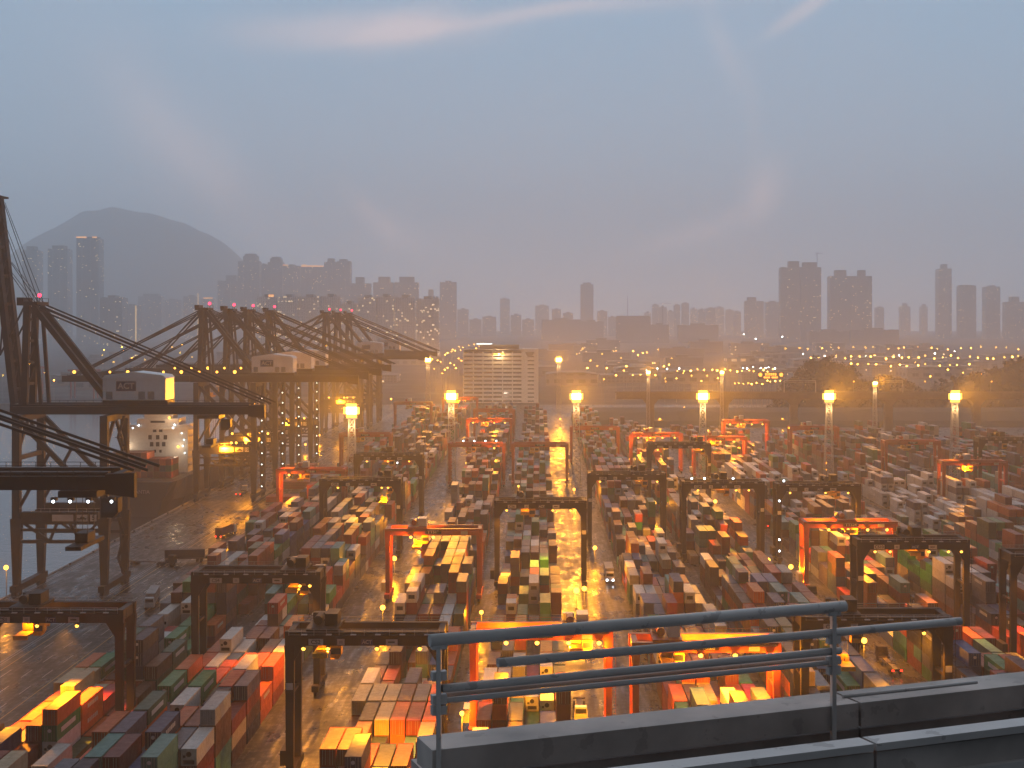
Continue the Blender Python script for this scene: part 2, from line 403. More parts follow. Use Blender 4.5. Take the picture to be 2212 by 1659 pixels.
# the stacks that stand out at the near end of each block
def stack(k, b, r, cols):
    for z in range(6): field.pop((k, b, r, z), None)
    for z, c in enumerate(cols): field[(k, b, r, z)] = c
NEAR = {
 (-3, 4): ['maroon,green', 'brown,rust red,orange', 'rust red,brown,green', 'brown,orange', 'brown,maroon,orange,orange', 'beige,orange'],
 (-3, 5): ['orange', 'rust red,orange,orange', 'brown,rust red,orange,beige', 'teal,brown,beige', 'green,rust red,bright red', 'brown,rust red'],
 (-3, 6): ['brown,rust red,beige', 'brown,orange,beige', 'rust red,orange', 'purple grey,orange', 'brown,rust red', 'maroon,brown'],
 (-2, 4): ['maroon,brown,slate grey', 'rust red,maroon,navy', 'white,white,white,white', 'mid blue,mid blue', 'rust red,maroon,green,navy', 'brown,beige,rust red'],
 (-2, 5): ['maroon,maroon,green,green', 'brown,navy,navy', 'rust red,maroon,green,green', 'brown,rust red,dark green', 'rust red,rust red,mid blue,bright red', 'navy,brown,rust red,purple grey'],
 (-2, 6): ['rust red,dark green,green,orange', 'brown,beige,brown', 'beige,beige,orange', 'maroon,brown,brown', 'rust red,rust red,beige,white', 'orange,orange'],
 (-2, 7): ['navy,dark green,orange', 'white,white,white', 'brown,rust red,orange', 'bright red,maroon,orange', 'navy,brown,orange', 'rust red,orange,orange'],
 (-2, 8): ['rust red,orange,orange', 'white,white,white,white', 'beige,beige,white', 'dark blue,dark green', 'green,green,brown', 'white,white,white'],
 (-1, 4): ['navy,rust red', 'navy,navy,navy', 'navy,brown,beige', 'orange,orange,orange', 'green,green,rust red', 'orange,orange,orange'],
 (-1, 5): ['rust red,rust red,beige', 'navy,navy,beige', 'rust red,orange,beige', 'rust red,orange,brown', 'green,rust red,slate grey', 'bright red,orange,orange'],
 (0, 5): ['rust red,rust red', 'slate grey,slate grey', 'navy,dark green', 'dark green', 'white,pale grey,white', 'orange,beige,rust red'],
 (0, 6): ['white,white,white', 'beige,white,pale grey', 'slate grey,beige', 'beige,white', 'slate grey,maroon', 'bright red,brown'],
 (1, 5): ['orange,orange,orange', 'rust red,rust red,brown', 'rust red,rust red,beige', 'rust red,orange', 'green,green,rust red', 'rust red,bright red,bright red'],
 (1, 6): ['rust red,rust red', 'beige,orange,beige,orange', 'beige,orange,beige,orange', 'rust red,maroon', 'rust red,rust red,rust red,rust red', 'green,green,green'],
}
for (k, b), st in NEAR.items():
    for r, s in enumerate(st): stack(k, b, r, s.split(','))

def proj(x, y, z): return VPX+F*x/y, HOR+F*(CAM_H-z)/y
cand = []
for (k, b, r, z), c in field.items():
    x = row_x(k, r); y = Y0+b*BAYP; zt = (z+1)*CH
    px, py = proj(x, y, zt)
    if not (-15 < px < 2227 and 690 < py < 1690): continue
    top = (k, b, r, z+1) not in field
    front = (k, b-1, r, z) not in field
    s1 = (k, b, r+1, z) not in field; s0 = (k, b, r-1, z) not in field
    pm = F/y; sc = 0
    if top: sc += CW*pm*CL*pm*(CAM_H-zt)/y
    if front:
        low = 0
        while (k, b-1, r, low) in field: low += 1
        sc += CW*CH*pm*pm*(1 if low <= z else 0)
    if (x < 0 and s1) or (x > 0 and s0): sc += CH*pm*CL*pm*abs(x)/y*.8
    if sc > 30: cand.append((sc, k, b, r, z))
cand.sort(reverse=True)
N_IND = 250
chosen = {c[1:] for c in cand[:N_IND]}

def paint_attr(me, cols):
    a = me.attributes.new('paint', 'FLOAT_COLOR', 'FACE')
    flat = []
    for c in cols: flat += [*c, 1.0]
    a.data.foreach_set('color', flat)
def body_mb(L=CL):
    m = MB(); e = .05; hx = CW/2
    m.box(-hx+e, hx-e, e, L-e, .12, CH-e)
    for sx in (-1, 1):
        for y in (0, L-.16): m.box(min(sx*hx, sx*(hx-.16)), max(sx*hx, sx*(hx-.16)), y, y+.16, 0, CH)
        m.box(min(sx*hx, sx*(hx-.1))+.003*sx, max(sx*hx, sx*(hx-.1))+.003*sx, .16, L-.16, CH-.12, CH-.003)
        m.box(min(sx*hx, sx*(hx-.1))+.003*sx, max(sx*hx, sx*(hx-.1))+.003*sx, .16, L-.16, .02, .16)
    for y in (.004, L-.104):
        m.box(-hx+.16, hx-.16, y, y+.1, CH-.12, CH-.006); m.box(-hx+.16, hx-.16, y, y+.1, .02, .16)
    return m
BODY, DOOR, EMB, LOGO = {}, {}, {}, {}
def body_mesh(c):
    if c not in BODY:
        me = body_mb().mesh('shipping_container', M['container']); paint_attr(me, [PAL[c]]*len(me.polygons)); BODY[c] = me
    return BODY[c]
def door_mesh(c):
    if c not in DOOR:
        m = MB(); hx = CW/2
        for s in (-1, 1): m.box(min(s*.02, s*(hx-.18)), max(s*.02, s*(hx-.18)), .0, .045, .18, CH-.16)
        me0 = len(m.f)
        for x in (-.75, -.35, .35, .75): m.cyl((x, -.03, .15), (x, -.03, CH-.13), .03, 6)
        me = m.mesh('door', M['container'])
        d = tuple(v*.85 for v in PAL[c]); paint_attr(me, [d]*me0+[(.3, .3, .3)]*(len(me.polygons)-me0)); DOOR[c] = me
    return DOOR[c]
def reefer_mesh():
    if 'reef' not in DOOR:
        m = MB(); m.box(-1.05, 1.05, -.03, .04, .9, CH-.18); n0 = len(m.f)
        m.cyl((.0, -.05, 1.75), (.0, -.02, 1.75), .42, 14); m.box(-.85, .85, -.02, .04, .2, .85); m.box(-.9, -.5, -.05, -.02, 1.2, 1.6)
        me = m.mesh('cooling_unit', M['container']); paint_attr(me, [PAL['white']]*n0+[(.02, .02, .02)]*(len(me.polygons)-n0)); DOOR['reef'] = me
    return DOOR['reef']
def emblem_mesh():
    if 'e' not in EMB:
        EMB['e'] = MB().cyl((0, -.062, 1.75), (0, -.05, 1.75), .3, 14).mesh('emblem', M['white'])
    return EMB['e']
def logo_mesh(n, side):
    if (n, side) not in LOGO:
        m = MB()
        for s in (side,):
            x0 = s*CW/2
            if n == 'band': m.box(min(x0, x0-s*.03)-.0, max(x0, x0-s*.03), 2.2, 9.6, .95, 1.75)
            else:
                for i in range(6): m.box(min(x0, x0-s*.03), max(x0, x0-s*.03), 3.2+i*1.0, 3.9+i*1.0, 1.2, 1.9)
        LOGO[n, side] = m.mesh('side_lettering', M['white'])
    return LOGO[n, side]
ORD = ['first', 'second', 'third', 'fourth', 'fifth', 'sixth', 'seventh', 'eighth', 'ninth', 'tenth', 'eleventh', 'twelfth', 'thirteenth',
       'fourteenth', 'fifteenth', 'sixteenth', 'seventeenth', 'eighteenth', 'nineteenth', 'twentieth']
NUM = ['none', 'one', 'two', 'three', 'four', 'five', 'six']
def child(name, me, parent):
    o = bpy.data.objects.new(name, me); COL.objects.link(o); o.parent = parent; return o
bayfirst = {}
for s_, k, b, r, z in cand[:N_IND]: bayfirst[k] = min(bayfirst.get(k, 999), b)
for n_, (s_, k, b, r, z) in enumerate(cand[:N_IND]):
    c = field[(k, b, r, z)]; top = (k, b, r, z+1) not in field
    o = bpy.data.objects.new('shipping_container', body_mesh(c)); COL.objects.link(o)
    o.location = (row_x(k, r)+random.uniform(-.05, .05), Y0+b*BAYP+random.uniform(-.12, .12), z*(CH+.004)+.02)
    front = (k, b-1, r, z) not in field
    if z == 0 and top: lv = 'on the ground'
    elif top: lv = 'topmost of %s' % NUM[z+1]
    elif z == 0: lv = 'bottom of its stack'
    else: lv = '%s from ground' % ORD[z]
    blk = '%s block from quay' % ORD[k+3] if k > -3 else 'block beside the quay'
    tag(o, '%s container, %s, %s row, %s bay, %s' % (c, lv, ORD[r], ORD[b-bayfirst[k]], blk), 'container', 'containers stacked in the yard')
    if s_ > 350:
        if c == 'white' and front: child('cooling_unit', reefer_mesh(), o)
        elif front: child('door', door_mesh(c), o)
        if front and c in ('green', 'dark green', 'teal', 'bright red', 'dark blue', 'mid blue', 'navy'): child('emblem', emblem_mesh(), o)
        if c in ('green', 'dark green'): child('side_lettering', logo_mesh('band', 1 if k < 0 else -1), o)
        elif c in ('orange', 'navy', 'dark blue', 'bright red', 'slate grey') and (k+b+r) % 2: child('side_lettering', logo_mesh('word', 1 if k < 0 else -1), o)
# all the other containers of the yard, past the nearest ones, as one mass
vs, fs, cs = [], [], []
for (k, b, r, z), c in field.items():
    if (k, b, r, z) in chosen: continue
    x = row_x(k, r); y = Y0+b*BAYP
    px, py = proj(x, y, z*CH)
    if px < -260 or px > 2480: continue
    n = len(vs); x0, x1, y0, y1, z0, z1 = x-CW/2, x+CW/2, y, y+CL, z*(CH+.004)+.02, z*(CH+.004)+.02+CH
    jx, jy = rng.uniform(-.05, .05), rng.uniform(-.12, .12)
    x0 += jx; x1 += jx; y0 += jy; y1 += jy
    vs += [(x0, y0, z0), (x1, y0, z0), (x1, y1, z0), (x0, y1, z0), (x0, y0, z1), (x1, y0, z1), (x1, y1, z1), (x0, y1, z1)]
    q = ((4, 5, 6, 7), (0, 1, 5, 4), (1, 2, 6, 5), (2, 3, 7, 6), (3, 0, 4, 7))
    if rng.random() < .18:                                           # two twenty-footers end to end
        ym = (y0+y1)/2
        vs[-4:] = [(x0, y0, z1), (x1, y0, z1), (x1, ym-.06, z1), (x0, ym-.06, z1)]; vs[-8:-4] = [(x0, y0, z0), (x1, y0, z0), (x1, ym-.06, z0), (x0, ym-.06, z0)]
        vs += [(x0, ym+.06, z0), (x1, ym+.06, z0), (x1, y1, z0), (x0, y1, z0), (x0, ym+.06, z1), (x1, ym+.06, z1), (x1, y1, z1), (x0, y1, z1)]
        c2 = PAL[rng.choices(NAMES, WTS)[0]]
        for t in q: fs.append(tuple(n+8+i for i in t)); cs.append(c2)
    v = rng.uniform(.8, 1.15); col = tuple(a*v for a in PAL[c])
    for t in q: fs.append(tuple(n+i for i in t)); cs.append(col)
    if c == 'white' and (k, b-1, r, z) not in field and y < 760:      # dark cooling-unit grille on the near end
        n = len(vs); vs += [(x0+.5, y0-.02, z0+.9), (x1-.5, y0-.02, z0+.9), (x1-.5, y0-.02, z0+1.8), (x0+.5, y0-.02, z0+1.8)]
        fs.append((n, n+1, n+2, n+3)); cs.append((.03, .03, .03))
me = bpy.data.meshes.new('stacked_containers'); me.from_pydata(vs, [], fs); me.materials.append(M['container']); paint_attr(me, cs)
o = bpy.data.objects.new('stacked_containers', me); COL.objects.link(o)
stuff(o, 'mass of multicoloured containers stacked in long blocks farther back in the yard', 'containers')

# ------------------------------------------------------------------ yard gantry cranes
def hull_text(o): return o
SPREADER_Z = {}
def gantry(kind, k, D, label, no, trolley=.5, lamps=(), power=5200, drop=6, light_at=None, white=()):
    black = kind == 'black'
    mt = M['black'] if black else M['red']
    H = 26.0 if black else 20.7
    gd = 2.3 if black else 1.75
    lw = 1.45 if black else 1.25
    hs = 12.3
    g = thing('yard_gantry_crane', label, 'gantry crane', (XC(k), D, 0), 0, 'dark yard gantry cranes' if black else 'orange red yard gantry cranes')
    gy = 3.7
    zt = H-1.0
    for sx in (-1, 1):
        for sy in (-1, 1):
            m = MB(); m.beam((sx*hs, sy*gy, 2.0), (sx*hs, sy*gy, zt-gd-2.2), lw*.85, 1.0, lw, 1.1)
            m.beam((sx*hs, sy*gy, zt-gd-2.2), (sx*hs, sy*gy, zt-gd), lw, 1.1, lw*1.25, 1.2)
            if black:  # haunch where leg meets girder
                m.prism([(sx*(hs-.7), zt-gd), (sx*(hs-2.3), zt-gd), (sx*(hs-.7), zt-gd-2.6)][::-sx], sy*gy-.45, sy*gy+.45)
            m.build('leg', mt, g)
        m = MB(); m.box(sx*hs-.7, sx*hs+.7, -6.2, 6.2, 1.2, 2.4)
        m.box(sx*hs-.35, sx*hs+.35, -gy+.5, gy-.5, H*.55, H*.55+.5); m.build('sill_beam', mt, g)
        for wy in (-5.4, -3.6, 3.6, 5.4):
            m = MB(); m.cyl((sx*hs-.3, wy, .75), (sx*hs+.3, wy, .75), .75, 14); m.build('wheel', M['rubber'], g)
    for sy in (-1, 1):
        m = MB(); m.box(-hs-.75, hs+.75, sy*gy-.6, sy*gy+.6, zt-gd, zt)
        m.box(-hs, hs, sy*(gy+.6), sy*(gy+1.3), zt-.55, zt-.45) if sy > 0 else m.box(-hs, hs, -gy-1.3, -gy-.6, zt-.55, zt-.45)
        m.build('girder', mt, g)
    for sx in (-1, 1):
        m = MB(); m.box(sx*(hs+.05)-.5, sx*(hs+.05)+.5, -gy+.6, gy-.6, zt-gd+.3, zt-.1); m.build('end_tie', mt, g)
    m = MB()                                                     # handrail along both girders
    for y in (-gy-1.3, gy+1.3):
        m.beam((-hs, y, zt+.55), (hs, y, zt+.55), .07); m.beam((-hs, y, zt+.1), (hs, y, zt+.1), .05)
        for i in range(13): m.beam((-hs+i*2.05, y, zt-.5), (-hs+i*2.05, y, zt+.55), .06)
    m.build('handrail', M['galv'] if black else mt, g)
    if black:                                                    # pale brackets along the walkway edge
        m = MB()
        for i in range(6): m.box(-9.8+i*4.0-.45, -9.8+i*4.0+.45, -gy-1.42, -gy-.9, zt-.44, zt-.3)
        m.build('walkway_bracket', M['white'], g)
    # ladder on the near right leg
    m = MB()
    for dx_ in (-.25, .25): m.beam((hs+1.0+dx_, -gy-.2, 2.5), (hs+1.0+dx_, -gy-.2, zt), .07)
    for i in range(int((zt-3)/.6)): m.beam((hs+.75, -gy-.2, 2.8+i*.6), (hs+1.25, -gy-.2, 2.8+i*.6), .05)
    m.build('ladder', mt, g)
    # power house on the sill of one side
    m = MB(); m.box(-hs-1.9, -hs-.75, -2.4, 2.4, 2.5, 5.0); m.build('power_house', M['white'] if not black else mt, g)
    # trolley, with cab, machinery and spreader as parts
    tx = -hs+3.5+trolley*(2*hs-7)
    t = MB(); t.box(tx-2.6, tx+2.6, -gy-.5, gy+.5, zt+.02, zt+.5)
    t.cyl((tx-1, -1.6, zt+1.3), (tx-1, 1.6, zt+1.3), .75, 12)
    tr = t.build('trolley', mt, g)
    t = MB(); t.box(tx+.2, tx+2.3, -2.2, 2.2, zt+.5, zt+2.5); t.box(tx-2.3, tx-.2, 1.9, 3.3, zt+.5, zt+1.9)
    t.build('machinery_house', M['white'] if not black else mt, tr)
    cz = zt-gd-.2
    t = MB(); t.prism([(tx+1.2, cz), (tx+3.0, cz), (tx+3.0, cz-1.6), (tx+2.6, cz-2.3), (tx+1.2, cz-2.3)][::-1], -2.9, -1.2)
    cb = t.build('cab', M['yellow'], tr)
    t = MB(); t.box(tx+1.35, tx+2.85, -2.95, -2.86, cz-1.5, cz-.5); t.build('cab_window', M['glassdark'], cb)
    sz = cz-drop
    t = MB(); t.box(tx-1.15, tx+1.15, -6.05, 6.05, sz, sz+.35); t.box(tx-.9, tx+.9, -1.6, 1.6, sz+.4, sz+1.5)
    for y in (-5.9, 5.9): t.box(tx-1.22, tx+1.22, y-.25, y+.25, sz-.4, sz+.37)
    t.box(tx-1.0, tx-.2, -1.9, -1.62, sz+.5, sz+1.9); t.box(tx+.3, tx+1.0, -1.95, -1.62, sz+.3, sz+1.2)
    t.build('spreader', M['yellow'], tr)
    t = MB()
    for a in (-.8, .8):
        for y in (-1.3, 1.3): t.beam((tx+a, y, sz+1.5), (tx+a*1.2, y*1.4, zt), .07)
    t.build('hoist_rope', M['ink'], tr)
    yf = -gy-.62
    if black:
        for nm, xx, w, h in (('number_plate', -8.0, 2.4, 1.0), ('square_plate', -3.9, 1.2, 1.0), ('name_plate', 4.4, 1.9, .95)):
            m = MB(); m.box(xx-w/2, xx+w/2, yf-.05, yf, zt-gd+.12, zt-gd+.12+h); p = m.build(nm, M['white'], g)
            if nm == 'number_plate': lettering(no, .95, M['ink'], (xx, yf-.06, zt-gd+.6), p, .02)
            elif nm == 'name_plate':
                m = MB(); m.box(xx-.6, xx+.5, yf-.09, yf-.05, zt-gd+.5, zt-gd+.72); m.build('mark', M['ink'], p)
            else:
                m = MB(); m.box(xx-.3, xx+.3, yf-.09, yf-.05, zt-gd+.35, zt-gd+.85); m.build('mark', M['galv'], p)
        m = MB(); m.box(-.6, 1.3, yf-.05, yf, zt-gd+.12, zt-gd+1.1); p = m.build('company_plate', M['navy'], g)
        lettering('ACT', .8, M['white'], (.35, yf-.06, zt-gd+.6), p, .02)
        m = MB(); m.box(-hs-.55 if k % 2 else hs-.55, -hs+.55 if k % 2 else hs+.55, -gy-.63, -gy-.58, zt*.62, zt*.62+1.1); m.build('leg_plate', M['white'], g)
    else:
        m = MB(); m.box(-2.2, 2.2, yf-.04, yf, zt-gd+.4, zt-gd+1.45); p = m.build('number_plate', M['black'], g)
        lettering(no, 1.15, M['white'], (0, yf-.05, zt-gd+.92), p, .03)
        m = MB(); m.box(7.4, 9.3, yf-.04, yf, zt-gd+.25, zt-gd+1.35); m.build('name_plate', M['white'], g)
    # lamps slung under the near girder
    zb = zt-gd
    for lx in lamps:
        m = MB(); m.box(lx-.3, lx+.3, -gy-.95, -gy-.35, zb-.28, zb-.02); lamp = m.build('work_lamp', mt, g)
        m = MB(); m.ball((lx, -gy-.75, zb-.42), .42 if not black else .34, 8, 5); m.build('bulb', M['lampsod'] if not black else M['lampsmall'], lamp)
    if power and black: point(power*.35, (tx+.6, -2.6, sz+2.4), g, radius=.2)
    for wx, wz in white:
        m = MB(); m.box(wx-.3, wx+.3, -gy-1.0, -gy-.5, wz-.3, wz); lamp = m.build('white_lamp', mt, g)
        m = MB(); m.ball((wx, -gy-1.15, wz-.2), .3, 8, 5); m.build('bulb', M['lampwhite'], lamp)
    if power:
        for lx in (light_at if light_at is not None else [l_ for i, l_ in enumerate(lamps) if i % 2 == 0]):
            if not black: point(power*8, (lx, -gy-.75, zb-1.0), g, radius=.3)
            else:
                l = bpy.data.lights.new('lamp_light', 'SPOT'); l.energy = power*20; l.color = SOD; l.shadow_soft_size = .3; l.spot_size = R(118); l.spot_blend = .5
                lo = bpy.data.objects.new('lamp_light', l); COL.objects.link(lo); lo.parent = g; lo.location = (lx, -gy-.75, zb-.9); lo.rotation_euler = (R(-14), 0, 0)
    return g

L4 = (-9, -3, 3, 9); L3 = (-6.5, 0, 6.5)
gantry('black', -3, 264, 'dark gantry crane at lower left, its near leg lit amber from above', 'CS1', .25, (-9.5, -2, 5), 11000, 2, (-8, 3))
gantry('black', -2, 303, 'dark gantry crane with a glowing yellow spreader beside its right leg', 'CS4', .93, (9, 11), 6500, 1.0, (9,))
gantry('black', -1, 246, 'large dark gantry crane over the wet lane at bottom centre left', 'CS2', .1, (-10, -6, 2, 9), 9000, 1, (-6, 0, 9))
gantry('black', -2, 477, 'dark gantry crane left of centre with a yellow spreader near its right leg', 'CS5', .92, (-7, 7, 9), 5000, 5, (8,))
gantry('black', -2, 565, 'dark gantry crane behind another one near the quay, spreader at mid span', 'CS7', .45, (-8, 0, 8), 4000, 1, (0,))
gantry('black', 0, 421, 'dark gantry crane at centre straddling the bright reflecting wet lane', 'CS6', .25, (-9.5, 3.5, 8.5), 8500, 1, (-9.5, 8.5))
gantry('black', 1, 495, 'dark gantry crane right of the central lane, yellow spreader under its right half', 'CS8', .72, (-9, 4, 10), 5200, .5, (4,))
gantry('black', 2, 470, 'dark gantry crane with white lamps along its top walkway and spreader at mid span', 'CS9', .45, (-8, 4, 8), 5200, .5, (4,), [(-10, 26.2), (-6, 26.2), (3, 26.2)])
gantry('black', 3, 463, 'dark gantry crane with white lamps on its left leg, right of the mast row', 'CS10', .72, (-9, 2, 9), 5000, .5, (9,), [(-11, 26.2), (-12.4, 20), (-12.4, 8), (-12.4, 4.5)])
gantry('black', 2, 615, 'dark gantry crane under the third mast with a large lit yellow spreader', 'CS12', .93, (-9, 9), 7000, 1, (9,))
gantry('black', 3, 347, 'dark gantry crane at right with six small amber lamps under its girder', 'CS10', .5, (-9, -5.5, 3.5, 8, 11), 4200, .6, (-5.5, 8))
gantry('black', 2, 258, 'dark gantry crane at lower right standing behind the bridge railing', 'CS3', .2, (-6, 8), 4500, 6, (8,))
gantry('black', 4, 326, 'dark gantry crane cut off by the right edge, pale plate on its leg', 'CS11', .6, (-9,), 4200, 5, (-9,))
gantry('black', 7, 640, 'dark gantry crane at far right below the viaduct', 'CS14', .3, (), 0, 5)
gantry('red', -1, 402, 'orange red gantry crane left of centre with a bright lamp on its top', 'TT519', .25, (-6, 0), 4500, 3, (-6,))
gantry('red', 0, 272, 'orange red gantry crane numbered TT527 behind the railing at bottom centre', 'TT527', .86, (-6.3, -.7, 5, 10.5), 5200, 1.2, (-6.3, 5, 10.5))
gantry('red', 1, 262, 'orange red gantry crane behind the railing right of TT527', 'TT526', .12, (-1, 5, 11), 5200, 1.5, (-1, 5, 11))
gantry('red', 3, 416, 'orange red gantry crane numbered TT524 on the right of the yard', 'TT524', .45, (-6.2, -.8, 4.6, 10), 5200, .5, (-6.2, 4.6))
for k, D, no, lab, lamps, pw in (
    (4, 830, 'TT531', 'far orange red gantry crane with four lamps, right of the third mast', L4, 4500),
    (2, 736, 'TT516', 'orange red gantry crane with four lamps left of the third mast', L4, 4500),
    (3, 713, 'TT514', 'orange red gantry crane with three lamps right of the third mast', L3, 4500),
    (6, 690, 'TT509', 'unlit orange red gantry crane between the two right hand masts', (), 0),
    (6, 592, 'TT510', 'orange red gantry crane by the right edge with dark crane behind', (-4,), 2000),
    (-1, 677, 'TT506', 'orange red gantry crane just right of the second mast', (8,), 2500),
    (0, 677, 'TT507', 'orange red gantry crane spanning up to the bright central lane', (), 0),
    (-3, 561, 'TT520', 'orange red gantry crane beside the quay behind the first dark one', (-8,), 3000),
    (-3, 736, 'TT544', 'orange red gantry crane by the quay, right of the shorter mast', (), 0),
    (1, 780, 'TT511', 'unlit orange red gantry crane right of the central mast', (), 0),
    (-3, 1010, 'TT503', 'distant orange red gantry crane nearest the quay', (), 0),
    (-1, 842, 'TT504', 'distant orange red gantry crane with a row of lamps before the white building', L4, 4000),
    (-1, 931, 'TT502', 'distant unlit orange red gantry crane before the white building', (), 0),
    (-2, 1070, 'TT501', 'distant orange red gantry crane left of the white building', (-4, 0, 4), 3500),
    (5, 780, 'TT532', 'orange red gantry crane in front of the viaduct piers', (), 0)):
    gantry('red', k, D, lab, no, .3, lamps, pw, 2, None, [(-6, 21), (-1, 21), (4, 21), (9, 21)] if no == 'TT506' else ())

# ------------------------------------------------------------------ lighting masts
def mast(X, D, label, H=40.0, power=100000, s=1.0):
    g = thing('lighting_mast', label, 'lighting mast', (X, D, 0), 0, 'lighting masts over the yard')
    m = MB(); b, t = 2.1*s, 1.05*s
    cor = [(-1, -1), (1, -1), (1, 1), (-1, 1)]
    P = lambda i, z: (cor[i][0]*(b+(t-b)*z/H), cor[i][1]*(b+(t-b)*z/H), z)
    for i in range(4): m.beam(P(i, 0), P(i, H-1), .26)
    n = 13
    for j in range(n):
        z0, z1 = j*(H-1)/n, (j+1)*(H-1)/n
        for i in range(4):
            k = (i+1) % 4; m.beam(P(i, z1), P(k, z1), .13); m.beam(P(i, z0), P(k, z1), .13); m.beam(P(k, z0), P(i, z1), .13)
    m.build('lattice_tower', M['mast'], g)
    m = MB(); m.box(-2.2*s, 2.2*s, -1.6*s, 1.6*s, H-1.0, H-.85)
    for x in (-2.2*s, 2.2*s): m.beam((x, -1.6*s, H-.3), (x, 1.6*s, H-.3), .08)
    for y in (-1.6*s, 1.6*s): m.beam((-2.2*s, y, H-.3), (2.2*s, y, H-.3), .08)
    for z in (H+.4, H+1.75, H+3.1, H+4.4): m.beam((-2.8*s, 0, z), (2.8*s, 0, z), .2)
    for x in (-1.6, 1.6): m.beam((x*s, 0, H-.9), (x*s, 0, H+4.8), .2)
    m.build('platform', M['mast'], g)
    for z in (H+.4, H+1.75, H+3.1, H+4.4):
        for x in ((-2.5, -1.5, -.5, .5, 1.5, 2.5) if s >= 1 else (-1, 0, 1)):
            if s >= 1 and abs(x) > 2 and (z > H+4 or z < H+1): continue
            if s < 1 and z > H+3: continue
            m = MB(); m.beam((x*s, -.15, z), (x*s, -1.0, z-.25), .86, .86); fl = m.build('floodlight', M['galv'], g)
            m = MB(); m.beam((x*s, -1.0, z-.25), (x*s, -1.12, z-.285), 1.0, 1.3); m.build('lens', M['lamphead'] if abs(x) < 2 and H+1 < z < H+4 else M['lampsod'], fl)  # outer lenses dimmer and yellower, imitating the halo round the head
    for s_, f in ((-1, 1.0), (1, .3)):
        l = bpy.data.lights.new('lamp_light', 'SPOT'); l.energy = power*f*.85; l.color = (1, .33, .006); l.shadow_soft_size = .9
        l.spot_size = R(120); l.spot_blend = .6
        lo = bpy.data.objects.new('lamp_light', l); COL.objects.link(lo); lo.parent = g; lo.location = (0, s_*1.6, H+1.2)
        lo.rotation_euler = (R(74)*s_, 0, 0)
    point(power*.035, (0, -3.2, H-3.5), g, (1, .55, .2), .5)  # extra fill light without a fixture, added to brighten the lattice tower
    # added narrow beam toward the camera, slightly upward, to make the haze glow
    l = bpy.data.lights.new('lamp_light', 'SPOT'); l.energy = power*15; l.color = (1, .36, .012); l.shadow_soft_size = 1.2
    l.spot_size = R(38); l.spot_blend = 1.0
    lo = bpy.data.objects.new('lamp_light', l); COL.objects.link(lo); lo.parent = g; lo.location = (0, -1.9, H+2.4);
    lo.rotation_euler = (R(-97), 0, 0)
    return g
for X, D, lab, H, pw, s in (
    (-40.1, 675, 'tall lattice mast with glaring floodlights, second from the quay', 40, 105000, 1),
    (16.9, 675, 'glaring lattice mast standing in the bright central lane', 40, 105000, 1),
    (74.5, 675, 'glaring lattice mast right of the central lane, above a yellow spreader', 40, 105000, 1),
    (132.0, 675, 'glaring lattice mast in front of the tree covered mound', 40, 100000, 1),
    (189.4, 675, 'glaring lattice mast nearest the right edge', 40, 100000, 1),
    (-72.2, 570, 'lower glaring lattice mast nearest the quay cranes', 40, 100000, 1),
    (-94.0, 1250, 'distant floodlight mast left of the white building', 41, 80000, 1),
    (16.4, 1250, 'distant floodlight mast right of the white building', 41, 90000, 1),
    (71.6, 973, 'small distant floodlight mast in front of the brown towers', 41, 60000, .6),
    (120.0, 973, 'small distant floodlight mast left of the amber message sign', 41, 60000, .6),
    (204.0, 900, 'small floodlight mast in front of the viaduct between two tall masts', 37, 80000, .7)):
    mast(X, D, lab, H-1.2, pw, s)

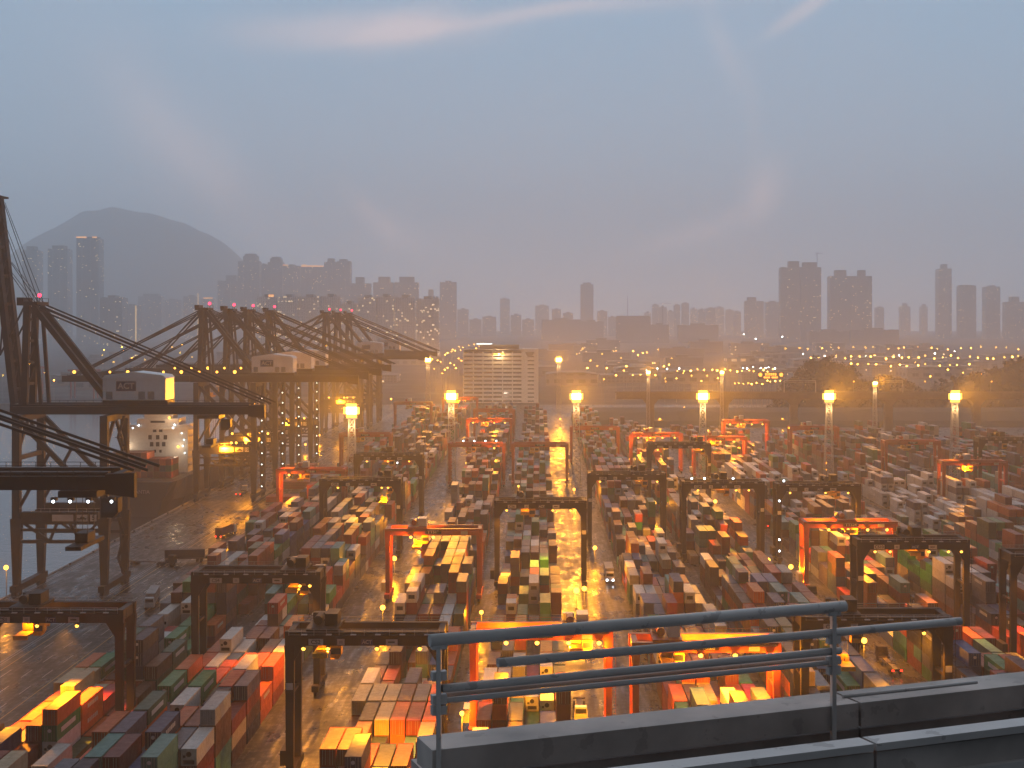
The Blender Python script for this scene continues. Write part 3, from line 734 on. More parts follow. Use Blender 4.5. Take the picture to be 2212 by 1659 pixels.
# ------------------------------------------------------------------ quay cranes
def quay_crane(D, label, no, boom='down', back=-80.5, house=True, stairs=True, lamps=True, sign='ACT', boom_lamps=0, power=6000, detail=True):
    mt = M['sts']
    g = thing('quay_crane', label, 'quay crane', (0, D, 0), 0, 'dark ship to shore cranes along the quay')
    SX, LX, Wd = -143.0, -119.0, 20.0
    for sx in (SX, LX):
        for y in (0, Wd):
            m = MB(); m.beam((sx, y, 2.6), (sx, y, 21.5), 1.7, 1.7, 3.0, 2.2); m.beam((sx, y, 21.5), (sx, y, 49.6), 2.1, 1.9)
            m.build('leg', mt, g)
        m = MB(); m.box(sx-.9, sx+.9, -3, Wd+3, 1.7, 3.4); m.build('sill_beam', mt, g)
        for y in (-1.5, 1.5, Wd-1.5, Wd+1.5):
            m = MB(); m.box(sx-.5, sx+.5, y-1.3, y+1.3, .35, 1.7)
            for w in (-.7, .7): m.cyl((sx-.3, y+w, .4), (sx+.3, y+w, .4), .38, 10)
            m.build('bogie', mt, g)
        m = MB(); m.beam((sx, 1, 38), (sx, Wd-1, 38), 1.2); m.beam((sx, 1, 40), (sx, Wd/2, 49), .8); m.beam((sx, Wd-1, 40), (sx, Wd/2, 49), .8)
        m.build('side_tie', mt, g)
    for y in (0, Wd):
        m = MB(); m.box(SX+1.4, LX-1.4, y-1.0, y+1.0, 20.0, 23.4); pb = m.build('portal_beam', mt, g)
        m = MB(); m.beam((SX+1, y, 15.2), (LX-1, y, 15.2), .9); m.beam((SX+2, y, 20.2), (SX+9, y, 15.3), .7); m.beam((SX+14.5, y, 20.2), (SX+17.5, y, 15.3), .7)
        m.beam((LX-2, y, 20.2), (LX-6.5, y, 15.3), .7); m.beam((SX+9, y, 15.3), (SX+11, y, 20.1), .7); m.beam((SX+1, y, 18.4), (LX-1, y, 18.4), .7)
        m.build('portal_truss', mt, g)
        m = MB(); m.beam((SX+1, y, 48), (LX-1, y, 25.5), 1.25); m.beam((SX+1, y, 25), (SX+9, y, 39.5), .8); m.build('diagonal_brace', mt, g)
    m = MB()
    for y in (-1.2,): 
        m.beam((SX+1, y, 24.4), (LX-1, y, 24.4), .07)
        for i in range(9): m.beam((SX+2+i*2.5, y, 23.4), (SX+2+i*2.5, y, 24.4), .07)
    m.build('handrail', M['galv'], g)
    # signs on the portal beam
    for nm, x0, x1 in (('blank_sign', -133.0, -127.2), ('picture_sign', -126.5, -123.2), ('number_sign', -122.6, -120.9)):
        m = MB(); m.box(x0, x1, -1.07, -1.02, 20.9, 22.7); p = m.build(nm, M['white'], g)
        if nm == 'number_sign': lettering(no, 1.7, M['ink'], ((x0+x1)/2, -1.09, 21.8), p, .04)
        if nm == 'picture_sign':
            m = MB(); m.prism([(x0+.5, 21.35), (x0+2.8, 21.35), (x0+3.0, 21.75), (x0+.3, 21.75)], -1.12, -1.07); m.box(x0+1.2, x0+2.4, -1.12, -1.075, 21.75, 22.1)
            m.box(x0+1.5, x0+1.7, -1.12, -1.075, 22.1, 22.45); m.box(x0+.4, x0+2.9, -1.12, -1.075, 21.1, 21.2); m.build('mark', M['ink'], p)
    # main girders and deck
    m = MB(); yb = (6.6, 13.4)
    for y in yb: m.box(-147, back, y-.8, y+.8, 49.6, 52.4)
    for x in (-146, -143, -131, -119, -100, back+1): m.box(x-.7, x+.7, yb[0]+.8, yb[1]-.8, 49.9, 52.1)
    for x in (SX, LX): m.box(x-1.0, x+1.0, -.9, Wd+.9, 47.9, 49.58)
    m.prism([(back, 52.2), (back+4.5, 52.4), (back+4.5, 48.6), (back, 49.2)], yb[0]-2.3, yb[0]-.82)
    m.build('main_girder', mt, g)
    m = MB()
    for y in (yb[0]-2.3, yb[1]+2.3):
        m.box(-146, back, min(y, y+(1.48 if y < 10 else -1.48)), max(y, y+(1.48 if y < 10 else -1.48)), 51.7, 51.85)
        for z in (52.4, 53.0): m.beam((-146, y, z), (back, y, z), .09)
        for i in range(int((back+146)/2.4)): m.beam((-146+i*2.4, y, 51.8), (-146+i*2.4, y, 53.0), .09)
    m.build('walkway', mt, g)
    # boom and stays
    AP = (-142.0, 80.5)
    if boom == 'down':
        m = MB()
        for y in yb: m.beam((-147.2, y, 51), (-201, y, 51), 1.5, 2.6)
        for x in (-160, -173, -186, -200): m.box(x-.5, x+.5, yb[0]+.75, yb[1]-.75, 50.2, 51.8)
        for y in (yb[0]-1.5, yb[1]+1.5):
            m.beam((-147, y, 52.9), (-201, y, 52.9), .1)
            for i in range(22): m.beam((-148-i*2.4, y, 51.6), (-148-i*2.4, y, 52.9), .09)
        m.build('boom', mt, g)
        m = MB()
        for y in yb:
            for bx in (-168, -196):
                for dz_ in (0, .9): m.beam((AP[0]-1, y, AP[1]-.5-dz_), (bx-dz_*1.5, y, 52.3), .42)
        m.build('forestay', mt, g)
    else:
        ang = R(83.5); d = Vector((-math.cos(ang), 0, math.sin(ang)))
        m = MB(); hp = Vector((-146.0, 0, 52.5))
        for y in yb: m.beam(hp+Vector((0, y, 0)), hp+d*58+Vector((0, y, 0)), 1.5, 2.6)
        for t_ in (4, 12, 20, 28, 36, 44, 52, 57.4): m.beam(hp+d*t_+Vector((0, yb[0], 0)), hp+d*t_+Vector((0, yb[1], 0)), .8)
        for i in range(7): m.beam(hp+d*(4+i*7.6)+Vector((0, yb[0], 0)), hp+d*(11.6+i*7.6)+Vector((0, yb[1], 0)), .4)
        for i in range(26): m.beam(hp+d*(2+i*2.1)+Vector((1.3, yb[0]-1.0, 0)), hp+d*(2+i*2.1)+Vector((2.3, yb[0]-1.0, 0)), .1)
        m.beam(hp+Vector((2.3, yb[0]-1, 0)), hp+d*57+Vector((2.3, yb[0]-1, 0)), .12)
        m.box(hp.x+d.x*58-1.5, hp.x+d.x*58+2.2, yb[0]-1, yb[1]+1, hp.z+d.z*58, hp.z+d.z*58+.5); m.beam((hp.x+d.x*58, 8, hp.z+d.z*58), (hp.x+d.x*58, 8, hp.z+d.z*58+3), .2)
        m.build('boom', mt, g)
        m = MB()
        for y in yb:
            for t_ in (57, 40): 
                e = hp+d*t_
                m.beam((AP[0]+.6, y, AP[1]), (e.x+1, y, e.z), .16); m.beam((AP[0]+1.6, y+1, AP[1]), (e.x+1, y+1, e.z), .12)
            m.beam((AP[0]-1, y, AP[1]-.5), (-150, y, 66), .42); m.beam((-150, y, 66), (hp+d*26)[:1]+(y,)+((hp+d*26)[2],), .42)
        m.build('forestay', mt, g)
    m = MB()
    for y in yb:
        m.beam((-143.2, y, 52.4), (AP[0]-.4, y, AP[1]), 1.7, 1.6); m.beam((-138.6, y, 52.4), (AP[0]+1.4, y, AP[1]-.3), .9, .9)
        m.beam((AP[0]+1.2, y, AP[1]-.8), (LX-.5, y, 52.8), 1.5, 1.5)
    for z in (58, 64, 70, 76): m.beam((-142.8, yb[0], z), (-142.8, yb[1], z), .7)
    for z in (57, 63, 69, 75): m.beam((-142.6, yb[0], z), (-142.6, yb[1], z+6), .35)
    m.box(AP[0]-2.8, AP[0]+2.8, yb[0]-1.6, yb[1]+1.6, AP[1]-.6, AP[1]+.4)
    m.box(AP[0]-3.2, AP[0]-1.4, yb[0]-.5, yb[1]+.5, AP[1]+.4, AP[1]+1.6)
    for x in (AP[0]-2.7, AP[0]+2.7):
        m.beam((x, yb[0]-1.6, AP[1]+1.4), (x, yb[1]+1.6, AP[1]+1.4), .09)
        for y in (yb[0]-1.6, 10, yb[1]+1.6): m.beam((x, y, AP[1]+.4), (x, y, AP[1]+1.4), .1)
    m.build('apex_frame', mt, g)
    m = MB()
    for y in yb:
        for dz_ in (0, 1.2): m.beam((AP[0]+1.5, y, AP[1]-dz_), (back+6-dz_*1.8, y, 52.6), .42)
    m.build('backstay', mt, g)
    m = MB()                                                     # stair tower between the landside legs
    for i in range(8):
        z = 4+i*5.6; s_ = 1 if i % 2 else -1
        m.beam((LX+1.7, 10-s_*3, z), (LX+1.7, 10+s_*3, z+5.6), .7, .16); m.box(LX+1.0, LX+2.4, 10+s_*3-.8, 10+s_*3+.8, z+5.5, z+5.62)
        m.beam((LX+2.3, 10-s_*3, z+1.1), (LX+2.3, 10+s_*3, z+6.7), .08)
    m.build('stair', M['sts'], g)
    if house:
        h = MB(); h.box(-121.0, -103.6, 5.2, 14.8, 53.6, 59.6)
        n = len(h.v); h.prism([(-121.2, 59.6), (-103.4, 59.6), (-104.2, 60.5), (-112.3, 61.5), (-120.4, 60.5)], 4.9, 15.1)
        for i in range(12): h.box(-120.6+i*1.5, -120.45+i*1.5, 5.12, 5.2, 53.7, 59.4)
        hs_ = h.build('machinery_house', M['housewhite'], g)
        m = MB(); m.box(-117.2, -111.8, 5.0, 5.08, 56.2, 58.9); p = m.build('company_sign', M['navy'], hs_)
        if sign: lettering(sign, 2.3, M['white'], (-114.5, 4.98, 57.5), p, .06)
        for x in (-119.2, -110.2, -107.6):
            m = MB(); m.box(x-.9, x+.9, 5.08, 5.115, 53.8, 56.0); m.build('vent', M['galv'], hs_)
        m = MB()
        for x in (-121, -103.6): m.box(x-.3, x+.3, 6, 14, 52.4, 53.58)
        m.box(-121, -103.6, 6.4, 6.9, 52.42, 53.58); m.build('house_support', mt, hs_)
    # trolley, cab and spreader on the landward side
    tx = (-92.0 if D > 300 else -71.5) if boom == 'up' else -150-(D % 37)*.6
    t = MB(); t.box(tx-3, tx+3, 6.0, 14.0, 48.4, 49.4); tr = t.build('trolley', mt, g)
    t = MB(); t.prism([(tx+3.4, 48.2), (tx+6, 48.2), (tx+6, 46.0), (tx+5.2, 45.2), (tx+3.4, 45.2)][::-1], 7, 9.4); cbn = t.build('cab', M['cab'] if boom == 'down' else mt, tr)
    t = MB(); t.box(tx+3.6, tx+5.8, 6.92, 6.99, 46, 47.6); t.build('cab_window', M['glassdark'], cbn)
    t = MB(); t.box(tx-1.2, tx+1.2, 3.9, 16.1, 40.5, 41.1); t.box(tx-1, tx+1, 8, 12, 41.1, 42.6); t.build('spreader', M['yellow'] if boom == 'down' else mt, tr)
    t = MB()
    for a in (-.9, .9):
        for y in (8.4, 11.6): t.beam((tx+a, y, 42.6), (tx+a, y, 48.4), .09)
    t.build('hoist_rope', M['ink'], tr)
    m = MB(); m.ball((AP[0]+3.2, 6, AP[1]+2.2), .55 if D < 500 else .65, 8, 5); m.build('red_beacon', M['lampred'], g)
    m = MB(); m.beam((AP[0]+3.2, 6, AP[1]), (AP[0]+3.2, 6, AP[1]+1.8), .15); m.build('beacon_post', mt, g)
    if stairs:
        for i in range(9):
            m = MB(); m.ball((LX+2.6, 3.6+(i % 2)*.6, 6+i*4.6), .26, 6, 4); m.build('stair_lamp', M['lampstrip'], g)
    for i in range(boom_lamps):
        x = -128-i*7.5
        m = MB(); m.beam((x, yb[0]-1.4, 52.6), (x, yb[0]-1.4, 53.6), .12); lp = m.build('boom_lamp', mt, g)
        m = MB(); m.ball((x, yb[0]-1.5, 53.9), .5+.2*(i % 3 == 0), 8, 5); m.build('bulb', M['lampsmall'], lp)
    if lamps:
        for x in (-138, -128, -126, -122):
            m = MB(); m.box(x-.4, x+.4, -1.7, -1.1, 23.9, 24.3); lp = m.build('portal_lamp', mt, g)
            m = MB(); m.ball((x, -1.8, 24.7), .5, 8, 5); m.build('bulb', M['lampsod'], lp)
        if power: point(power, (-131, -2.6, 23.0), g, radius=.5)
    return g
quay_crane(405, 'big dark quay crane numbered 5 with its boom raised at the left edge', '5', 'up', -80.5, True, False, False)
g4 = quay_crane(223, 'nearest quay crane at left, only its girder end and stays in view', '4', 'up', -66.7, False, False, False)
for x in (-75.0, -72.4, -69.6, -66.0):
    m = MB(); m.box(x-.45, x+.45, 5.4, 6.2, 48.0, 48.5); lp = m.build('girder_lamp', M['sts'], g4)
    m = MB(); m.ball((x, 5.3, 47.9), .22, 8, 5); m.build('bulb', M['lampwhite'], lp)
quay_crane(617, 'dark quay crane numbered 10 with its boom lowered over the ship', '10', 'down', -80.5, True, True, True, 'ACT', 10, 70000)
quay_crane(667, 'dark quay crane second in the lowered row, just behind number 10', '11', 'down', -82, True, True, True, None, 6, 60000)
quay_crane(712, 'dark quay crane third in the lowered row', '12', 'down', -81, True, True, False, None, 0)
quay_crane(770, 'dark quay crane fourth in the lowered row', '13', 'down', -82, False, True, True, None, 0, 40000)
quay_crane(973, 'distant quay crane, first of the far three', '15', 'down', -80, True, False, True, None, 0, 30000)
quay_crane(1028, 'distant quay crane, middle of the far three', '16', 'down', -81, False, False, False, None, 0)
quay_crane(1090, 'distant quay crane, last of the far three beside a white house', '17', 'down', -80, True, False, False, None, 0)

# ------------------------------------------------------------------ container ship
sh = thing('container_ship', 'dark hulled container ship with a lit white bridge, moored at the quay', 'ship', (-164.5, 600, 0))
m = MB()
sec = [(0, 11.5, 15.2), (6, 13.5, 16.2), (20, 16.1, 16.2), (120, 16.1, 16.2), (190, 15, 16), (230, 8, 12), (250, .6, 4)]
ring = []
for y, wt_, wt2 in sec:
    w, wd = wt_, wt2; n = len(m.v)
    m.v += [(-wd, y, 10), (-w*1.0, y, 2), (-w*.8, y, -6), (w*.8, y, -6), (w*1.0, y, 2), (wd, y, 10)]; ring.append(n)
for a, b in zip(ring, ring[1:]):
    for i in range(5): m.f.append((a+i, a+i+1, b+i+1, b+i))
    m.f.append((a+5, a, b, b+5))
m.f.append(tuple(ring[0]+i for i in reversed(range(6)))); m.f.append(tuple(ring[-1]+i for i in range(6)))
hl = m.build('hull', M['hull'], sh)
lettering('CONSTANTIA', 2.0, M['galv'], (.2, -.05, 6.0), hl, .03)
m = MB()
for sx in (-1, 1):
    m.beam((sx*15.1, .1, 11.1), (sx*16.0, 190, 11.1), .1)
    for i in range(40): m.beam((sx*15.2, .2+i*4.7, 10), (sx*15.2, .2+i*4.7, 11.1), .08)
m.beam((-15, .1, 11.1), (15, .1, 11.1), .1)
m.build('deck_rail', M['galv'], sh)
m = MB(); m.box(-13, 13, 38, 52, 10, 30.5); m.box(-9, 9, 38.4, 51, 30.5, 33.2); m.box(-15.6, 15.6, 37.2, 44, 28.6, 29.6)
m.box(-6.2, 6.2, 39.5, 48, 33.2, 35.6)
for z in (13.5, 16.5, 19.5, 22.5, 25.5): m.box(9.6, 14.6, 38.2, 51, z, z+.25); m.box(-14.6, -9.6, 38.2, 51, z, z+.25)
ac = m.build('superstructure', M['cab'], sh)
for z, xs in ((28.4, (-1.3, 1.3)), (25.2, (-3.3, 0, 3.3)), (22.2, (-2.6, 0, 2.6)), (19.4, (-1.2, 1.2))):
    for x in xs:
        m = MB(); m.box(x-.75, x+.75, 37.93, 38.0, z-.95, z+.95) if z > 20 else m.box(x-.5, x+.5, 37.93, 38.0, z-.8, z+.4)
        m.build('window', M['glassdark'], ac)
m = MB(); m.box(-3.2, 3.0, 38.3, 38.4, 31.4, 32.3); m.build('bridge_window', M['glassdark'], ac)
m = MB(); m.cyl((0, 44, 35.6), (0, 44, 42), .4, 8, .2); m.beam((-2.5, 44, 39), (2.5, 44, 39), .25); m.box(-4.2, -3, 43, 44, 35.6, 37.6); m.build('radar_mast', M['cab'], ac)
m = MB()
for sx in (-1, 1):
    for z in (13.5, 16.5, 19.5, 22.5, 25.5):
        m.beam((sx*14.6, 38.2, z+1.2), (sx*14.6, 51, z+1.2), .09); m.beam((sx*9.7, 38.2, z+1.2), (sx*14.6, 38.2, z+1.2), .09)
        for i in range(4): m.beam((sx*(10+i*1.5), 38.2, z), (sx*(10+i*1.5), 38.2, z+1.2), .09)
m.build('balcony_rail', M['cab'], ac)
for x, z, mt_, pw in ((-13.2, 21.2, 'lampsod', 1700), (9.0, 21.2, 'lampsod', 1700), (-8.0, 30.4, 'lampwhite', 0), (-10.5, 29.2, 'lampwhite', 0), (7.5, 30.6, 'lampwhite', 0), (6.8, 29.3, 'lampwhite', 0), (5.2, 33.6, 'lampsod', 1500),
                 (10.5, 27.0, 'lampstrip', 0), (11.5, 24.2, 'lampstrip', 0), (11, 21.5, 'lampstrip', 0), (11.8, 18.5, 'lampstrip', 0), (-12.5, 18.7, 'lampstrip', 0), (5.3, 15.2, 'lampwhite', 0)):
    m = MB(); m.box(x-.3, x+.3, 37.4, 38, z+.3, z+.6); lp = m.build('deck_lamp', M['cab'], ac)
    m = MB(); m.ball((x, 37.2, z), .55 if mt_ == 'lampsod' else .3, 8, 5); m.build('bulb', M[mt_], lp)
    if pw: point(pw, (x, 33, z), sh, (1, .72, .45), .6)
tag(sh, sh['label'], 'ship')
# deck cargo at the stern, each box a thing of its own
ncargo = 0
WORDP = ['port edge', 'second from port', 'third from port', 'fourth from port', 'fifth from port', 'sixth from port', 'seventh from port', 'eighth from port', 'ninth from port', 'starboard edge']
for i in range(10):
    hh = 4 if i < 6 else 3
    for z in range(hh):
        c = random.choice(['rust red', 'maroon', 'brown', 'orange', 'brown', 'maroon', 'dark green', 'dark blue'])
        if z == hh-1: c = 'orange' if i in (5, 8) else 'rust red'
        o = bpy.data.objects.new('shipping_container', body_mesh(c)); COL.objects.link(o)
        o.location = (-164.5-12.3+i*2.55, 614, 10.2+z*(CH+.004)); ncargo += 1
        tag(o, '%s container on the ship stern, %s, %s tier' % (c, WORDP[i], ORD[z]), 'container', 'containers on the ship deck')

# ------------------------------------------------------------------ trucks
def truck(X, D, rz, label, load=None, white=True, head=False, tail=False, group='yard tractors with trailers'):
    g = thing('container_truck', label, 'truck', (X, D, 0), rz, group)
    m = MB(); m.box(-1.25, 1.25, .2, 2.4, .9, 2.0); m.prism([(-1.2, 2.0), (1.2, 2.0), (1.1, 3.3), (-1.1, 3.3)], .3, 2.1); m.box(-1.0, 1.0, 2.4, 3.0, 1.0, 1.9)
    cb = m.build('cab', M['cab'] if white else M['black'], g)
    m = MB(); m.box(-1.0, 1.0, .22, .28, 2.2, 3.0); m.build('windscreen', M['glassdark'], cb)
    m = MB(); m.box(-.5, .5, 1.5, 15.4, .95, 1.25); m.box(-1.2, 1.2, 3.4, 3.7, 1.1, 1.4); m.box(-1.2, 1.2, 15, 15.4, 1.1, 1.4); m.box(-1.2, 1.2, 9, 9.3, 1.1, 1.4)
    m.build('trailer_frame', M['trailer'], g)
    for y in (1.2, 4.2, 5.4, 12.6, 13.9):
        for sx in (-1, 1):
            m = MB(); m.cyl((sx*.75, y, .5), (sx*1.2, y, .5), .5, 12); m.build('wheel', M['rubber'], g)
    if head:
        for sx in (-.85, .85):
            m = MB(); m.ball((sx, .12, 1.1), .22, 8, 5); m.build('headlight', M['headlight'], g)
    if tail:
        for sx in (-.9, .9):
            m = MB(); m.box(sx-.22, sx+.22, 15.4, 15.5, .95, 1.25); m.build('tail_light', M['taillight'], g)
    if load:
        o = bpy.data.objects.new('shipping_container', body_mesh(load)); COL.objects.link(o)
        o.matrix_world = Matrix.Translation((X, D, 0)) @ Matrix.Rotation(rz, 4, 'Z') @ Matrix.Translation((0, 3.2, 1.42))
        tag(o, '%s container on the %s' % (load, ' '.join(label.split(',')[0].split()[:12])), 'container', 'containers on truck trailers')
PIH = math.pi/2
for px, py, rz, lab, load, wh, hd, tl in (
    (505, 1152, -PIH*1.9-.3, 'truck crossing the open quay apron, maroon load', 'maroon', True, False, True),
    (545, 1140, .1, 'dark truck waiting at the edge of the blocks by the quay', 'maroon', False, False, False),
    (530, 1064, math.pi, 'truck far down the quay lane, red tail lights', None, True, False, True),
    (380, 1222, PIH*.9, 'flatbed truck parked on the dark apron near crane legs', None, False, False, True),
    (465, 1212, PIH*1.1, 'dark truck on the apron beside the first yard block', 'navy', False, False, False),
    (322, 1320, .15, 'truck with grey box at the corner of the quay block', 'pale grey', True, False, False),
    (912, 1192, -.5, 'white cab truck turning in the wet lane with headlights on', 'dark green', True, True, False),
    (1318, 1262, .0, 'truck with bluish headlights in the lane right of centre', 'pale grey', True, True, False),
    (1752, 1290, math.pi, 'truck showing red tail lights between the right hand blocks', None, False, False, True),
    (1902, 1424, math.pi, 'truck with small red tail lights behind the railing', None, False, False, True),
    (855, 1005, 0.0, 'truck with white headlights near the short mast', None, True, True, False),
    (720, 1060, 0.0, 'white truck beside the first lattice mast base', 'pale grey', True, True, False),
    (1366, 1180, math.pi, 'white truck beyond the central crane legs', 'white', True, False, False),
    (1255, 1567, 0.0, 'yellow roofed truck in the lane below crane TT527', None, True, False, False),
    (1640, 1130, math.pi, 'dark truck with red lights in the slanting right lane', 'brown', False, False, True)):
    D = DD(py, 0); X = XX(px, D)
    truck(X, D, rz, lab, load, wh, hd, tl)

# hatch covers stacked on the apron
for i, (px, py, n) in enumerate(((612, 1083, 2), (640, 1055, 3), (668, 1035, 2), (650, 1018, 3))):
    D = DD(py); X = XX(px, D)
    for j in range(n):
        m = MB(); m.box(-6.8, 6.8, -5.5, 5.5, 0, 1.0); m.box(-6.5, 6.5, -5.2, 5.2, 1.0, 1.08); o = m.build('hatch_cover', M['hatch'], None, (X, D+3, .02+j*1.12))
        tag(o, 'red steel ship hatch cover, %s of the %s pile along the quay' % (('bottom', 'second', 'third')[j], ORD[i]), 'hatch cover', 'ship hatch covers piled beside the quay')
# bollards and clutter on the quay edge
for i in range(40):
    y = 240+i*24
    m = MB(); m.cyl((0, 0, 0), (0, 0, .5), .32, 10, .26); m.cyl((0, 0, .5), (0, 0, .72), .46, 10)
    o = m.build('bollard', M['ink'], None, (QX+.9, y, .25)); tag(o, 'black iron mooring bollard on the quay edge', 'bollard', 'bollards along the quay edge')

# ------------------------------------------------------------------ lane lamps
def lane_lamp(X, D, label, H=5.0, power=2600, big=1.0):
    g = thing('lane_lamp', label, 'lamp', (X, D, 0), 0, 'amber lamps low in the yard lanes')
    m = MB(); m.cyl((0, 0, 0), (0, 0, H-.3), .12, 8, .08); m.box(-.35, .35, -.35, .35, 0, .5); m.build('post', M['galv'], g)
    m = MB(); m.box(-.32, .32, -.2, .3, H-.3, H+.3); m.build('lamp_head', M['galv'], g)
    m = MB(); m.ball((0, -.35, H), .72*big, 12, 8); m.build('bulb', M['lampsod'], g)  # oversized amber ball, its size standing in for the lamp's halo
    point(power*4.2, (0, -1.1, H), g, radius=.4)
for px, py, lab, pw, big in (
    (1285, 1183, 'lone amber lamp at the right side of the central lane', 2600, .9),
    (1245, 1275, 'brighter left lamp of the pair low in the central lane', 4200, 1.1),
    (1262, 1271, 'right lamp of the pair low in the central lane', 2600, .9),
    (852, 1206, 'amber lamp beside the left leg of the orange red crane', 3000, 1.0),
    (827, 1312, 'pale lamp at the foot of the orange red crane leg', 2600, .9),
    (907, 1120, 'amber lamp above the orange red crane left of centre', 3000, 1.0),
    (978, 1055, 'amber lamp at the base of the second mast', 3600, 1.0),
    (1362, 992, 'distant amber lamp left of the yellow spreader', 3000, 1.1),
    (1413, 1086, 'amber lamp under the right leg of the crane beyond centre', 3000, 1.1),
    (1545, 1083, 'amber lamp in the slanting lane right of centre', 2600, 1.0),
    (1658, 1210, 'large amber lamp in the lane before crane TT524', 3400, 1.1),
    (1708, 1224, 'left lamp of the pair at the foot of crane TT524', 3400, .95),
    (1733, 1230, 'right lamp of the pair at the foot of crane TT524', 3400, .95),
    (1866, 1383, 'amber lamp glowing behind the bridge railing at right', 3000, .9),
    (1294, 1560, 'bright amber lamp at bottom centre right of the wet lane', 2800, .8),
    (998, 1540, 'amber lamp at the left foot of crane TT527', 2400, .6),
    (1040, 1322, 'pale lamp beside the stacked blue containers', 2400, .7),
    (1240, 1057, 'amber lamp under the central mast', 3000, .8),
    (1556, 992, 'distant amber lamp below the third mast', 2600, 1.0),
    (1785, 1000, 'small amber lamp under the fourth mast', 1600, .6),
    (1120, 1050, 'small amber lamp between the two far orange red cranes', 1600, .6),
    (720, 886, 'amber lamp left of the shorter mast', 1500, 1.1),
    (845, 862, 'distant amber lamp between quay cranes and white building', 1200, 1.2),
    (1525, 1118, 'small amber lamp among yellow lit stacks right of centre', 3000, .6)):
    lane_lamp(XX(px, DD(py, 5)), DD(py, 5), lab, 5.0, pw, big)
for px, py in ((1043, 944), (1180, 902), (1300, 884), (1478, 880), (1530, 930), (1595, 968), (1690, 905), (1365, 1045), (1130, 960), (905, 985), (870, 935), (1008, 1000), (1620, 1060), (1210, 905), (1212, 940), (1225, 970), (1740, 945), (660, 960), (690, 940), (1090, 875), (1425, 905)):
    lane_lamp(XX(px, DD(py, 5)), DD(py, 5), 'small amber lamp among the distant container blocks', 5.0, 1500, .8)
lane_lamp(-146.0+2, 400, 'amber lamp at the foot of quay crane number 5', 9.0, 1800, .9)

# ------------------------------------------------------------------ white building
wb = thing('office_block', 'white office block with long dark window bands at the end of the yard', 'building', (0, 1345, 0))
xa, xb_, xc = XX(1001, 1345), XX(1128, 1345), XX(1163, 1345)
zt = ZZ(757, 1345); fl = zt/13.0
m = MB(); m.box(xa+.6, xb_-.6, .8, 28, 0, zt-1)
m.box(xb_, xc, 0, 26, 0, zt+1.5)
for i in range(14): m.box(xa, xb_, 0, 1.0, i*fl-1.1, i*fl+1.1) if i else None
m.box(xa, xb_, 0, 28, zt-1, zt+.6)
n = 6
for j in range(n+1):
    x = xa+(xb_-xa)*j/n; m.box(x-.45, x+.45, -.12, .9, 0, zt-1.02)
wwall = paint('office_white_wall', (.88, .86, .84), .6, .1, .05)
m.build('wall', wwall, wb)
for i in range(13):
    m = MB(); m.box(xa+.7, xb_-.7, .62, .78, i*fl+1.12, i*fl+fl-1.12); m.build('window_band', M['glassdark'], wb)
    m = MB(); m.box(xb_+5, xc-4, -.06, .0, i*fl+1.3, i*fl+fl-1.5); m.build('window', M['glassdark'], wb)
m = MB(); m.box(xa+15, xb_-3, 2, 20, zt+.6, zt+5); m.build('roof_house', M['concrete'], wb)
m = MB(); m.box(xa+12, xa+26, 1.8, 2.0, zt+5.6, zt+6.2); m.build('roof_light_strip', M['lampstrip'], wb)
m = MB(); m.prism([(xc-12, zt-1.5), (xc-4, zt-1.5), (xc-5, zt-4), (xc-6.5, zt-6), (xc-9.5, zt-6), (xc-11, zt-4)][::-1], -.14, -.02); m.build('emblem', M['galv'], wb)
for x in (1068, 1074, 1082, 1087):
    m = MB(); m.ball((XX(x, 1345), -.9, zt-3.2), .85, 8, 5); m.build('facade_lamp', M['lampsmall'], wb)
point(9000, (XX(1078, 1345), -4, zt-3.5), wb, (1, .62, .25), 1)
point(17000, (XX(1090, 1345), -45, 6), wb, (1, .76, .55), 2)  # unseen wash light added out in front to brighten the facade

# ------------------------------------------------------------------ viaduct on the right
vd = thing('road_viaduct', 'long concrete road viaduct on tall piers behind the yard', 'viaduct', (0, 1000, 0))
z0 = ZZ(852, 1000)
m = MB(); m.box(52, 520, 0, 14, z0-2.2, z0); m.box(52, 520, 3, 11, z0-3.4, z0-2.2); m.build('deck', M['concrete'], vd)
m = MB(); m.box(52, 520, -.3, 0, z0-.8, z0+1.3); m.box(52, 520, 14, 14.3, z0-.8, z0+1.3); m.build('parapet', M['concrete'], vd)
for px in (1405, 1565, 1715, 1920, 2110, 2290, 2500):
    x = XX(px, 1005); m = MB(); m.box(x-2.6, x+2.6, 4.5, 9.5, 0, z0-5.2)
    m.prism([(x-2.6, z0-7), (x+2.6, z0-7), (x+5.5, z0-3.42), (x-5.5, z0-3.42)], 2.5, 11.5); m.build('pier', M['concrete'], vd)
for px0, px1 in ((1694, 1762), (1898, 1950)):
    a, b = XX(px0, 1006), XX(px1, 1006)
    g = thing('sign_gantry', 'pale sign gantry over the viaduct, %s' % ('behind the fourth mast' if px0 < 1800 else 'right of the small mast'), 'sign gantry', (0, 1006, z0), 0)
    m = MB(); m.beam((a, 0, .02), (a, 0, 9), .5); m.beam((b, 0, .02), (b, 0, 9), .5); m.build('post', M['mast'], g)
    m = MB(); m.beam((a, 0, 9), (b, 0, 9), .5); m.beam((a, 0, 8), (b, 0, 8), .3); m.build('crossbeam', M['mast'], g)
